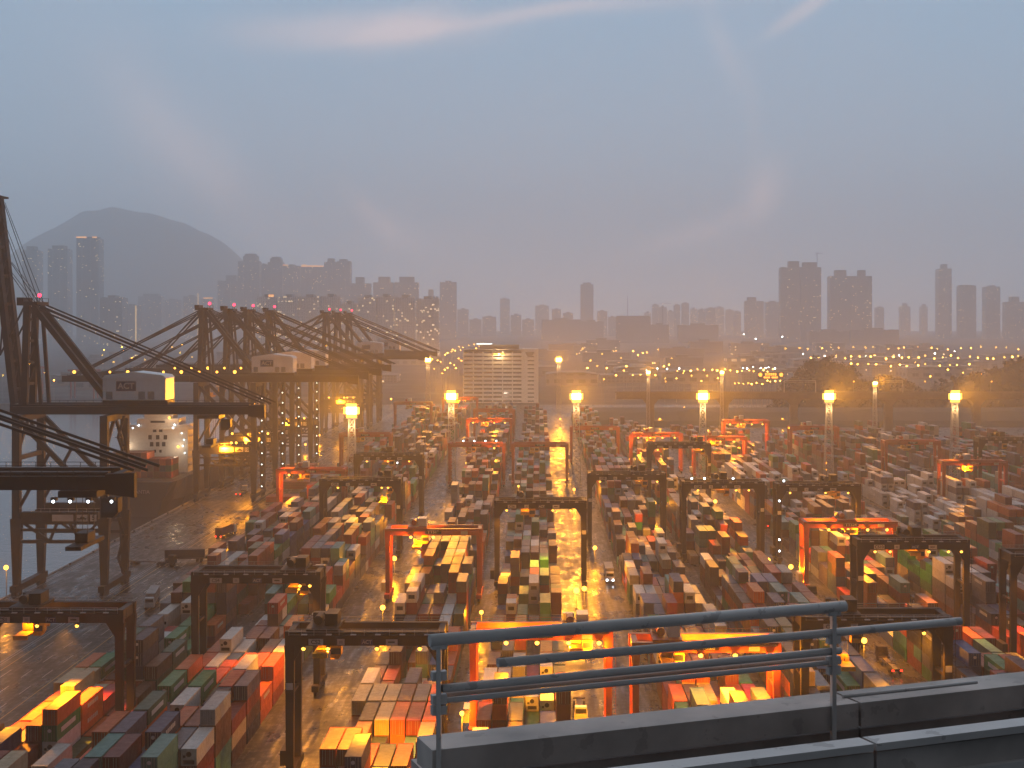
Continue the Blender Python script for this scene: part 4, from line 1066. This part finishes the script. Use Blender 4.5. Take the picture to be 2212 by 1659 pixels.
for i, px in enumerate((1440, 1560, 1680, 1850, 2005, 2150)):
    x = XX(px, 1002); g = thing('street_lamp', 'amber street lamp on the far viaduct parapet', 'street lamp', (x, 1012, z0), 0, 'street lamps on the viaduct')
    m = MB(); m.cyl((0, 0, 0), (0, 0, 8), .16, 6, .1); m.beam((0, 0, 8), (0, -1.6, 8.4), .14); m.build('post', M['galv'], g)
    m = MB(); m.ball((0, -1.8, 8.3), .42, 8, 5); m.build('lamp_head', M['lampsmall'], g)

m = MB(); e0 = len(m.v)
for i in range(49):
    x = 40+i*10
    for y_, z_ in ((1040, -.4), (1050, 4+2*mnoise.noise(Vector((x*.05, 1, 0)))), (1075, 9+3*mnoise.noise(Vector((x*.04, 5, 0)))), (1110, 10), (1116, -1)): m.v.append((x, y_, z_))
for i in range(48):
    for j in range(4): a = i*5+j; m.f.append((a, a+5, a+6, a+1))
structure(m.build('embankment_hill', M['hillmat']))
# amber message sign over the road beyond
g = thing('message_sign', 'amber lit electronic message sign on posts beyond the viaduct', 'sign', (XX(1665, 1500), 1500, 0))
zs = ZZ(812, 1500)
m = MB(); m.box(-13, 13, 0, .8, zs-3.2, zs+4); m.build('board', M['ink'], g)
m = MB(); m.box(-8, -7.4, .2, .6, 0, zs-3.2); m.box(7.4, 8, .2, .6, 0, zs-3.2); m.build('post', M['galv'], g)
for sx in (-10.6, 10.6):
    m = MB(); m.cyl((sx, -.1, zs+1.2), (sx, 0, zs+1.2), 1.9, 12); m.build('flasher', M['ledtext'], g)
m = MB()
for i in range(9): 
    if i != 4: m.box(-7+i*1.6, -5.8+i*1.6, -.1, -.005, zs-2.4, zs-.6)
for i in range(6): m.box(-5.6+i*1.95, -4.3+i*1.95, -.1, -.005, zs+.4, zs+2.8)
m.build('lit_characters', M['ledtext'], g)

# ------------------------------------------------------------------ wooded mounds
def hill(name, cx, cy, rx, ry, h, seed, nx=46, ny=22, mat='hillmat', rough=.22):
    m = MB()
    for j in range(ny+1):
        for i in range(nx+1):
            u, v = -1+2*i/nx, -1+2*j/ny
            d = u*u+v*v; z = h*max(0, 1-d)**1.1
            z *= 1+rough*mnoise.noise(Vector((u*3.1+seed, v*2.7, seed)))+rough*.4*mnoise.noise(Vector((u*9+seed, v*8, seed)))
            m.v.append((cx+u*rx, cy+v*ry, z-.6))
    for j in range(ny):
        for i in range(nx):
            a = j*(nx+1)+i; m.f.append((a, a+1, a+nx+2, a+nx+1))
    o = m.build(name, M[mat]); structure(o)
    for p in o.data.polygons: p.use_smooth = True
    return m
def woods(label, m, n, hmax, seed):
    rg = random.Random(seed); w = MB()
    vs_ = [v for v in m.v if v[2] > 2]
    for t_ in range(n):
        b = rg.choice(vs_); s = rg.uniform(1.6, 3.2)
        bx, by, bz = b[0]+rg.uniform(-6, 6), b[1]+rg.uniform(-6, 6), b[2]+rg.uniform(0, hmax)
        for q_ in range(26):
            a = Vector((rg.gauss(0, 1), rg.gauss(0, 1), rg.gauss(0, .8))).normalized()*s*rg.uniform(.4, 1.05)
            c = Vector((bx, by, bz+s*.5))+a; r1 = Vector((rg.uniform(-1, 1), rg.uniform(-1, 1), rg.uniform(-1, 1))).normalized(); r2 = r1.orthogonal().normalized()
            e = rg.uniform(.6, 1.2); k = len(w.v)
            w.v += [tuple(c+r1*e), tuple(c+r2*e*.8), tuple(c-r1*e), tuple(c-r2*e*.8)]; w.f.append((k, k+1, k+2, k+3))
    stuff(w.build('woods', M['foliage']), label, 'woods')
h1 = hill('mound_hill', XX(1785, 1160), 1160, 46, 40, ZZ(786, 1160)-3, 2.3)
woods('dark trees covering the rounded mound behind the fourth mast', h1, 750, 1, 1)
h2 = hill('ridge_hill', XX(2330, 1180), 1190, 150, 70, ZZ(765, 1180)-4, 5.1)
woods('dark trees covering the ridge at the right edge', h2, 1100, 1, 2)
h3 = hill('low_hill', XX(1905, 1170), 1180, 60, 40, ZZ(822, 1170)-2, 8.7)
woods('dark trees on the low rise behind the viaduct', h3, 500, 1, 3)
hill('mountain', XX(250, 8800), 9000, 1120, 700, ZZ(446, 8800), 1.7, 90, 40, 'hillmat', .08)

# ------------------------------------------------------------------ city towers
def tower(px0, px1, py, D, mat, label, dep=30, bays=3, crown=(), group=None, lit_top=None, strip=None):
    D *= 1.5 if mat == 'tower_pale' and px0 < 1000 else (2.25 if px0 > 220 else 1.7); dep *= 2.0; crown = [(a, b, e*2.0) for a, b, e in crown]
    x0, x1 = XX(px0, D), XX(px1, D); zt = ZZ(py, D); w = x1-x0; cx = (x0+x1)/2
    g = thing('apartment_tower', label, 'tower block', (cx, D, 0), 0, group)
    m = MB(); h = w/2
    m.box(-h*.94, h*.94, 2.0, dep, 0, zt-1.5)
    bw = w/(bays*1.35)
    for i in range(bays):
        c = -h+bw/2+(w-bw)*(i/(bays-1) if bays > 1 else .5)
        m.box(c-bw/2, c+bw/2, 0, dep*.5, 0, zt)
    m.build('facade', M[mat], g)
    m = MB()
    for (a, b, e) in (crown or ((-.35, .35, 5),)): m.box(a*h, b*h, 4, dep*.7, zt-1.4, zt+e)
    m.build('roof_house', M['concrete'], g)
    if lit_top:
        m = MB()
        for a, b, z_ in lit_top: m.box(a*h, b*h, -.8, -.1, zt+z_*2, zt+z_*2+4.2)
        m.build('crown_light', M['crown'], g)
    if strip is not None:
        m = MB(); xs = strip[0]*h; m.box(xs-1.8, xs+1.8, -2, -.1, ZZ(strip[2], D), ZZ(strip[1], D)); m.build('edge_light', M['ledstrip'], g)
    return g
T = [
 (48, 80, 540, 2700, 'tower_dark', 'leftmost of three slim dark towers below the mountain', 3, ((-.5, .5, 6),), None, None),
 (103, 145, 537, 2700, 'tower_dark', 'middle one of three slim dark towers below the mountain', 3, ((-.6, .6, 5),), None, None),
 (165, 213, 514, 2600, 'tower_dark', 'tall slim tower with amber lights on its crown', 3, ((-.8, .8, 2),), ((-1.0, -.1, 0), (.45, .85, 0)), None),
 (216, 264, 642, 2300, 'tower_dark', 'squat dark tower with a row of white roof lights', 3, (), None, None),
 (268, 295, 660, 2100, 'tower_mid', 'grey tower with a vertical amber light strip, shorter one', 2, (), None, (.9, 660, 738)),
 (298, 348, 640, 2500, 'tower_dark', 'dark tower between the two amber light strips', 3, ((-.6, .7, 5),), None, None),
 (350, 392, 648, 2700, 'tower_dark', 'faint tower left of the taller amber light strip', 3, (), None, None),
 (396, 428, 640, 2500, 'tower_mid', 'grey tower with a tall vertical amber light strip', 2, (), None, (1.0, 634, 738)),
 (434, 462, 645, 2600, 'tower_dark', 'low dark tower right of the tall amber strip', 2, (), ((-.6, .8, 0),), None),
 (470, 514, 606, 2500, 'tower_dark', 'stepped dark tower at the left end of the high cluster', 3, ((-.2, .8, 10),), None, None),
 (514, 560, 564, 2450, 'tower_dark', 'high tower with a stepped crown at the cluster left', 3, ((-.55, .8, 10), (-.4, .6, 14)), None, None),
 (560, 578, 572, 2480, 'tower_dark', 'narrow tower wedged in the high cluster', 2, (), None, None),
 (578, 610, 566, 2450, 'tower_dark', 'high tower with a flared crown in the cluster', 3, ((-.7, .8, 7), (-.5, .6, 10)), None, None),
 (611, 648, 574, 2450, 'tower_dark', 'high tower with one short amber roof line', 3, (), ((-1, -.4, 0),), None),
 (649, 700, 576, 2450, 'tower_dark', 'high tower with a long amber lit roof line', 4, (), ((-.9, .95, 0), (-.9, -.5, 1.5)), None),
 (700, 728, 566, 2450, 'tower_dark', 'high tower with rounded crown beside the amber roof', 3, ((-.5, .5, 7),), None, None),
 (728, 757, 564, 2450, 'tower_dark', 'high tower at the right end of the cluster', 3, ((-.7, .4, 4),), None, None),
 (757, 800, 612, 2300, 'tower_dark', 'tower with a plain block crown right of the high cluster', 3, ((-.5, .3, 11),), None, None),
 (806, 850, 610, 2300, 'tower_dark', 'tower with a wide flat crown, first of a matching pair', 3, ((-.5, .6, 10),), None, None),
 (852, 904, 610, 2300, 'tower_dark', 'tower with a wide flat crown, second of a matching pair', 3, ((-.6, .6, 10),), None, None),
 (918, 946, 640, 2300, 'tower_dark', 'small tower with a narrow crown before the lone slab', 2, ((-.5, .2, 12),), None, None),
 (950, 986, 609, 2500, 'tower_dark', 'lone slab tower at the right end of the left skyline', 3, (), None, None),
 (556, 600, 641, 2000, 'tower_pale', 'pale estate block at the left end of the lower row', 2, (), ((.1, .6, 0),), None),
 (604, 642, 641, 2000, 'tower_pale', 'pale estate block, second in the lower row', 2, (), None, None),
 (646, 690, 641, 2000, 'tower_pale', 'pale estate block, third in the lower row', 2, (), None, None),
 (693, 735, 640, 2000, 'tower_pale', 'pale estate block, fourth in the lower row', 2, (), None, None),
 (739, 770, 655, 2000, 'tower_pale', 'lower pale estate block, fifth in the row', 2, (), None, None),
 (774, 812, 642, 2000, 'tower_pale', 'pale estate block, sixth in the lower row', 2, (), None, None),
 (815, 850, 640, 2000, 'tower_pale', 'pale estate block, seventh in the lower row', 2, (), None, None),
 (854, 896, 642, 2000, 'tower_pale', 'pale estate block, eighth in the lower row', 2, (), None, None),
 (899, 948, 645, 2050, 'tower_pale', 'pale estate block at the right end of the lower row', 3, (), None, None),
 (1080, 1101, 645, 3400, 'tower_dark', 'very faint tower with two red roof lights', 2, (), None, None),
 (1156, 1186, 660, 3300, 'tower_dark', 'very faint short tower left of the lone slim one', 2, (), None, None),
 (1254, 1282, 614, 2900, 'tower_brown', 'lone slim tower above the centre of the yard', 3, ((-.6, .6, 4),), None, None),
 (1170, 1255, 690, 2300, 'tower_brown', 'broad hazy brown block left of centre skyline', 4, (), None, None),
 (1250, 1304, 694, 2350, 'tower_brown', 'hazy brown block beneath the lone slim tower', 3, (), None, None),
 (1331, 1405, 684, 2100, 'tower_brown', 'broad brown block with a tower crane on top', 4, ((-.95, .95, 1.5),), None, None),
 (1406, 1445, 701, 2100, 'tower_brown', 'smaller brown block beside the broad one', 3, (), None, None),
 (1465, 1552, 702, 2100, 'tower_brown', 'wide brown block left of the pale far row', 4, (), None, None),
 (1610, 1650, 650, 2700, 'tower_dark', 'hazy tower just left of the right hand twins', 3, ((-.7, .2, 8),), None, None),
 (1655, 1685, 652, 2750, 'tower_dark', 'hazy lower tower touching the left twin', 3, (), None, None),
 (1687, 1728, 577, 2150, 'tower_dark', 'left half of the tall right hand double tower', 3, ((-.1, .95, 10),), None, None),
 (1730, 1774, 577, 2150, 'tower_dark', 'right half of the tall right hand double tower', 3, ((-.7, .6, 8),), None, None),
 (1793, 1838, 596, 2200, 'tower_dark', 'left half of the shorter right hand double tower', 3, ((-.4, .6, 10),), None, None),
 (1839, 1884, 596, 2200, 'tower_dark', 'right half of the shorter right hand double tower', 3, ((-.2, .4, 10),), None, None),
 (1894, 1910, 664, 3200, 'tower_dark', 'faint needle tower right of the shorter twins', 2, (), None, None),
 (1947, 1967, 662, 3200, 'tower_dark', 'faint narrow tower with a pointed crown', 2, ((-.4, .4, 8),), None, None),
 (1992, 2004, 662, 3200, 'tower_dark', 'faintest thin tower left of the tall slim one', 2, ((-.4, .4, 6),), None, None),
 (2028, 2056, 580, 2600, 'tower_dark', 'tall slim tower with a small cap at far right', 3, ((-.35, .35, 9),), None, None),
 (2074, 2109, 617, 2600, 'tower_dark', 'round shouldered tower at far right', 3, ((-.9, .7, 1.5),), None, None),
 (2130, 2161, 619, 2600, 'tower_dark', 'plain slim tower second from the right edge', 3, (), None, None),
 (2174, 2222, 652, 2500, 'tower_dark', 'broad lower tower cut by the right edge', 3, ((-.5, .2, 10),), None, None),
 (1748, 1836, 715, 1900, 'tower_brown', 'low wide block at the feet of the right hand twins', 4, (), None, None),
 (1838, 1942, 712, 1950, 'tower_brown', 'low wide block right of the twins feet', 4, (), None, None),
]
for px0, px1, py, D, mt_, lab, bays, cr, lt, st in T:
    tower(px0, px1, py, D, mt_, lab, 30, bays, cr, 'towers of the hazy skyline', lt, st)
rg = random.Random(8)
for i, (p0, p1, py) in enumerate(((988, 1012, 668), (1014, 1040, 690), (1042, 1072, 684), (1103, 1126, 680), (1128, 1154, 690), (1192, 1212, 668), (1216, 1238, 676), (1290, 1312, 672), (1314, 1330, 684), (264, 284, 672), (352, 372, 668), (448, 470, 664))):
    tower(p0, p1, py, 2900+30*(i % 3), 'tower_mid', 'faint hazy block, %s of those filling the skyline gaps' % ORD[i], 26, 2, (), 'hazy blocks in the skyline gaps')
FP = ['leftmost', 'second', 'third', 'fourth', 'fifth', 'sixth', 'seventh', 'eighth', 'ninth', 'tenth', 'eleventh', 'rightmost']
px = 1392
for i in range(12):
    w = rg.uniform(13, 20)
    tower(px, px+w, rg.uniform(652, 676), 3100+rg.uniform(-150, 150), 'tower_pale' if i % 3 == 0 else 'tower_mid', '%s of the faint thin towers in the far pale row' % FP[i], 24, 2, (), 'faint towers of the far row')
    px += w+rg.uniform(-1, 4)
# white roof lights of the squat tower
# tower cranes
for px, py0, py1, D, lab, jib in ((1356, 636, 684, 4750, 'thin tower crane on the broad brown block, jib end on', 3), (1432, 655, 701, 4750, 'thin tower crane with a long jib on the smaller brown block', 26), (1766, 547, 575, 4880, 'thin tower crane on the right hand double tower', 18)):
    x = XX(px, D); za, zb = ZZ(py1, D), ZZ(py0, D)
    g = thing('tower_crane', lab, 'tower crane', (x, D+8, za))
    m = MB()
    for a in (-.8, .8):
        for b in (-.8, .8): m.beam((a, b, 0), (a, b, zb-za), .45)
    for i in range(8): m.beam((-.8, -.8, (zb-za)*i/8), (.8, .8, (zb-za)*(i+1)/8), .35)
    m.build('crane_tower', M['black'], g)
    m = MB(); m.beam((-jib*.35, 0, zb-za), (jib, 0, zb-za), 1.0); m.beam((0, 0, zb-za), (0, 0, zb-za+5), .8); m.beam((0, 0, zb-za+5), (jib*.8, 0, zb-za+.4), .25); m.build('jib', M['black'], g)
    jib *= 1
    if px < 1500:
        m = MB(); m.ball((0, -2, zb-za-2), .9, 8, 5); m.build('crane_lamp', M['lampwhite'], g)

# warehouses in the far port
for px0, px1, py, D, lab in ((1430, 1550, 800, 1750, 'low pale warehouse roof left of the amber sign'), (1715, 1830, 778, 2300, 'long low warehouse behind the wooded mound'), (1850, 2010, 775, 2400, 'long low warehouse among the port lights at right'),
                       (2010, 2160, 782, 2300, 'low warehouse at the right of the far port'), (1180, 1290, 805, 1700, 'low shed right of the white office block'), (560, 640, 782, 1800, 'low shed behind the quay cranes'), (150, 250, 800, 1600, 'pale quayside shed across the channel'), (1960, 2100, 800, 1900, 'pale flat roofed shed nearer the wooded ridge'),
                       (1330, 1420, 790, 1900, 'pale arched shed below the brown blocks')):
    x0, x1 = XX(px0, D), XX(px1, D); z = 13
    g = thing('warehouse', lab, 'warehouse', ((x0+x1)/2, D, 0)); h = (x1-x0)/2
    m = MB(); m.box(-h, h, 0, 60, 0, z); m.build('wall', M['shed'], g)
    m = MB(); m.prism([(-h-.5, z), (h+.5, z), (h*.5, z+2.2), (-h*.5, z+2.2)], -.6, 60.6); m.build('roof', M['concrete'], g)
rgl = random.Random(31)
WHERE = ['left of the quay cranes', 'behind the quay cranes', 'behind the white office block', 'left of the amber message sign', 'behind the amber message sign', 'beyond the wooded mound', 'near the right edge']
DEPTH = ['nearest', 'second', 'third', 'fourth', 'fifth', 'sixth', 'seventh', 'eighth', 'ninth', 'farthest']
for wi, (pa, pb, n_) in enumerate(((0, 320, 5), (420, 960, 7), (930, 1240, 7), (1240, 1560, 9), (1500, 1760, 7), (1700, 1990, 8), (1950, 2240, 7))):
    for i in range(n_):
        D = 1750+i*230+rgl.uniform(-60, 60); pw_ = rgl.uniform(50, 120); p0 = rgl.uniform(pa, pb-40)
        x0, x1 = XX(p0, D), XX(p0+pw_, D); h = (x1-x0)/2; z = rgl.uniform(7, 13)+i*1.8; dep = rgl.uniform(30, 60)
        g = thing('low_building', 'hazy low building %s, %s of that group' % (WHERE[wi], DEPTH[i]), 'building', ((x0+x1)/2, D, 0), 0, 'low buildings between yard and skyline')
        m = MB(); m.box(-h, h, 0, dep, 0, z); m.build('wall', M[('shed', 'tower_brown', 'tower_mid', 'tower_dark')[rgl.randrange(4)]], g)
        m = MB(); m.box(-h-.4, h+.4, -.4, dep+.4, z, z+1.0); m.box(-h*.4, h*.2, 6, dep*.6, z+1.0, z+rgl.uniform(3, 6)); m.build('roof', M['concrete'], g)
# red cranes across the channel
for px, D, lab in ((178, 1420, 'small red crane across the channel behind crane 5'), (60, 1500, 'small red crane at the far left shore')):
    g = thing('shore_crane', lab, 'crane', (XX(px, D), D, 0))
    m = MB()
    for x in (-11, 11):
        for y in (0, 12): m.beam((x, y, 0), (x, y, 26), 1.4)
    m.build('leg', M['red'], g)
    m = MB(); m.box(-14, 14, -.8, .8, 26, 28); m.box(-14, 14, 11.2, 12.8, 26, 28); m.build('girder', M['red'], g)

# ------------------------------------------------------------------ far lamps
lm_proto = {}; rg_s = random.Random(77)
def far_lamp(px, py, kind, H, size):
    H += 13; D = DD(py, H); key = (kind, round(size, 1), H)
    if key not in lm_proto:
        m = MB(); m.ball((0, 0, 0), size, 6, 4); b_ = m.mesh('lamp_head', M[kind])
        m = MB(); m.cyl((0, 0, -H), (0, 0, -.2), .18, 5); lm_proto[key] = (b_, m.mesh('post', M['galv']))
    b_, p_ = lm_proto[key]
    if kind == 'farwhite': lab, grp = 'tiny white lamp shining in the far port', 'far white port lamps'
    elif px < 640: lab, grp = 'tiny amber street lamp on the far left shore', 'far amber lamps on the left shore'
    elif px < 1240: lab, grp = 'tiny amber lamp in the far port near the white office block', 'far amber lamps round the office block'
    else: lab, grp = 'tiny amber street lamp in the far port beyond the viaduct', 'far amber port lamps'
    g = thing('street_lamp', lab, 'street lamp', (XX(px, D), D, H), 0, grp)
    h_ = child('lamp_head', b_, g); h_.scale = (rg_s.uniform(.5, 1.15),)*3; child('post', p_, g)
rg = random.Random(21)
def row(x0, x1, y, n, kind='farlamp', size=.8, H=11, jy=3):
    for i in range(n): far_lamp(x0+(x1-x0)*(i+rg.uniform(.2, .8))/n, y+rg.uniform(-jy, jy), kind, H, size)
row(1690, 2205, 752, 22, 'farlamp', .9, 11, 3); row(1740, 2210, 771, 26, 'farlamp', 1.0, 11, 4); row(1760, 2100, 788, 16, 'farlamp', .8)
row(1240, 1460, 775, 20, 'farlamp', .7, 11, 22); row(1460, 1680, 800, 16, 'farlamp', .7, 11, 3); row(1300, 1560, 812, 14, 'farlamp', .5, 9, 12)
row(1580, 1720, 826, 14, 'farlamp', .45, 9, 4); row(930, 1000, 790, 12, 'farlamp', .5, 11, 24); row(960, 1060, 755, 18, 'farlamp', .7, 11, 12)
row(640, 930, 745, 12, 'farlamp', .8, 11, 8); row(0, 120, 805, 12, 'farlamp', .6, 11, 20); row(130, 420, 770, 12, 'farlamp', .6, 11, 14); row(200, 420, 752, 6, 'farlamp', .8, 11, 8)
row(1600, 1680, 795, 7, 'farwhite', .55, 12, 3); row(1380, 1480, 798, 4, 'farwhite', .6, 12, 4); row(1700, 2100, 765, 6, 'farwhite', .7, 12, 6); row(1590, 1700, 720, 4, 'farwhite', 1.3, 20, 12)
row(1960, 2205, 800, 7, 'farlamp', .55, 9, 20)

# ------------------------------------------------------------------ bridge railing beside the camera
ca = math.atan((9300-VPX)/F)                  # direction of the bridge in plan
bd = Vector((math.sin(ca), math.cos(ca), 0)); bn = Vector((-bd.y, bd.x, 0))
def on_bridge(px, z0):                        # point along the rail line whose depth on the view axis is z0
    t = (px-VPX)/F                            # x = t*y ; line: (0,z0)+s*bd
    s = t*z0/(bd.x-t*bd.y); return Vector((0, z0, 0))+bd*s
ZR = 10.0
br = thing('bridge_railing', 'grey steel bridge railing with several long horizontal rails, close by', 'railing', (0, 0, 0))
def railbar(name, px0, px1, pyc, zr, w, h, mat, px_ref=1106.0):
    a, b = on_bridge(px0, zr), on_bridge(px1, zr)
    ref = on_bridge(px_ref, zr); z = CAM_H-(pyc-HOR)*ref.y/F
    m = MB(); m.cyl((a.x, a.y, z), (b.x, b.y, z), h*.55, 18); o_ = m.build(name, M[mat], br)
    for p_ in o_.data.polygons: p_.use_smooth = len(p_.vertices) == 4
    return o_, z
railbar('handrail', 928, 1825, 1358+11, ZR, .13, .075, 'rail')
railbar('rail', 1075, 2075, 1421+8, ZR, .09, .055, 'rail')
railbar('rail', 955, 1815, 1473, ZR, .09, .05, 'rail')
railbar('rail', 945, 1800, 1487, ZR+.12, .07, .03, 'railcon')
railbar('rail', 955, 1815, 1499, ZR, .09, .035, 'rail')
railbar('rail', 1820, 2110, 1600-17, ZR, .05, .025, 'rail')
for px in (948, 1800):
    p = on_bridge(px, ZR); ztop = CAM_H-(1369-HOR)*on_bridge(1106, ZR).y/F
    m = MB(); m.beam((p.x, p.y, ztop-1.35), (p.x, p.y, ztop-.05), .03, .09)
    for dz_ in (.03, .235, .39, .46): m.beam(p+bd*-.05+Vector((0, 0, ztop-dz_)), p+bd*.05+Vector((0, 0, ztop-dz_)), .05, .06)
    m.build('post', M['rail'], br)
bk = thing('bridge_parapet', 'low grey bridge edge beam below the railing', 'parapet', (0, 0, 0))
def bbox(name, px0, px1, py0, py1, zr, dep, mat, parent):
    a, b = on_bridge(px0, zr), on_bridge(px1, zr); ref = on_bridge(1106, zr)
    zt_, zb_ = CAM_H-(py0-HOR)*ref.y/F, CAM_H-(py1-HOR)*ref.y/F; zc = (zt_+zb_)/2
    m = MB(); off = bn*dep/2
    n_ = max(1, int((b-a).length/2.6))                       # cast in lengths with open joints
    for i in range(n_):
        p = a+(b-a)*(i/n_)+bd*.012; q_ = a+(b-a)*((i+1)/n_)-bd*.012
        m.beam((p.x+off.x, p.y+off.y, zc), (q_.x+off.x, q_.y+off.y, zc), dep, zt_-zb_)
    return m.build(name, M[mat], parent)
bbox('edge_beam', 930, 2600, 1602, 1660, ZR, .35, 'railcon', bk)
bbox('lower_beam', 930, 2600, 1664, 1770, ZR+.2, .5, 'railcon', bk)
gr = thing('guard_rail', 'pale grey crash barrier rail in the near bottom right corner', 'guard rail', (0, 0, 0))
for nm, p0, p1, y0_, y1_, zr, dp, mt_ in (('barrier_top', 1000, 3200, 1704, 1722, 8.4, .16, 'rail'), ('barrier_face', 1000, 3200, 1724, 1790, 8.45, .1, 'railcon'), ('barrier_foot', 1000, 3200, 1792, 1815, 8.4, .16, 'rail')):
    bbox(nm, p0, p1, y0_, y1_, zr, dp, mt_, gr)
# the bridge deck the railing stands on, below the picture
a, b = on_bridge(700, ZR+.6), on_bridge(3300, ZR+.6); zdk = CAM_H-3.55
m = MB(); off = -bn*14
m.v += [tuple(Vector((p.x, p.y, zdk))) for p in (a, b)]+[tuple(Vector((p.x, p.y, zdk))) for p in (b+off, a+off)]
m.v += [(x, y, z-.5) for x, y, z in m.v]
m.f += [(0, 1, 2, 3), (7, 6, 5, 4), (0, 4, 5, 1), (1, 5, 6, 2), (2, 6, 7, 3), (3, 7, 4, 0)]
structure(m.build('bridge_deck', M['asphalt']))

# ------------------------------------------------------------------ haze
hm, N = new_mat('evening_haze')
pv = N.n('ShaderNodeVolumePrincipled'); pv.inputs['Color'].default_value = (.93, .965, 1.0, 1); pv.inputs['Density'].default_value = .00024
pv.inputs['Anisotropy'].default_value = .5
ho = N.n('ShaderNodeOutputMaterial'); N.l(pv.outputs[0], ho.inputs['Volume'])
m = MB(); m.box(-4200, 4200, -80, 9900, -8, 760); hz = m.build('haze', hm); stuff(hz, 'pale evening haze lying over the port and city', 'haze')
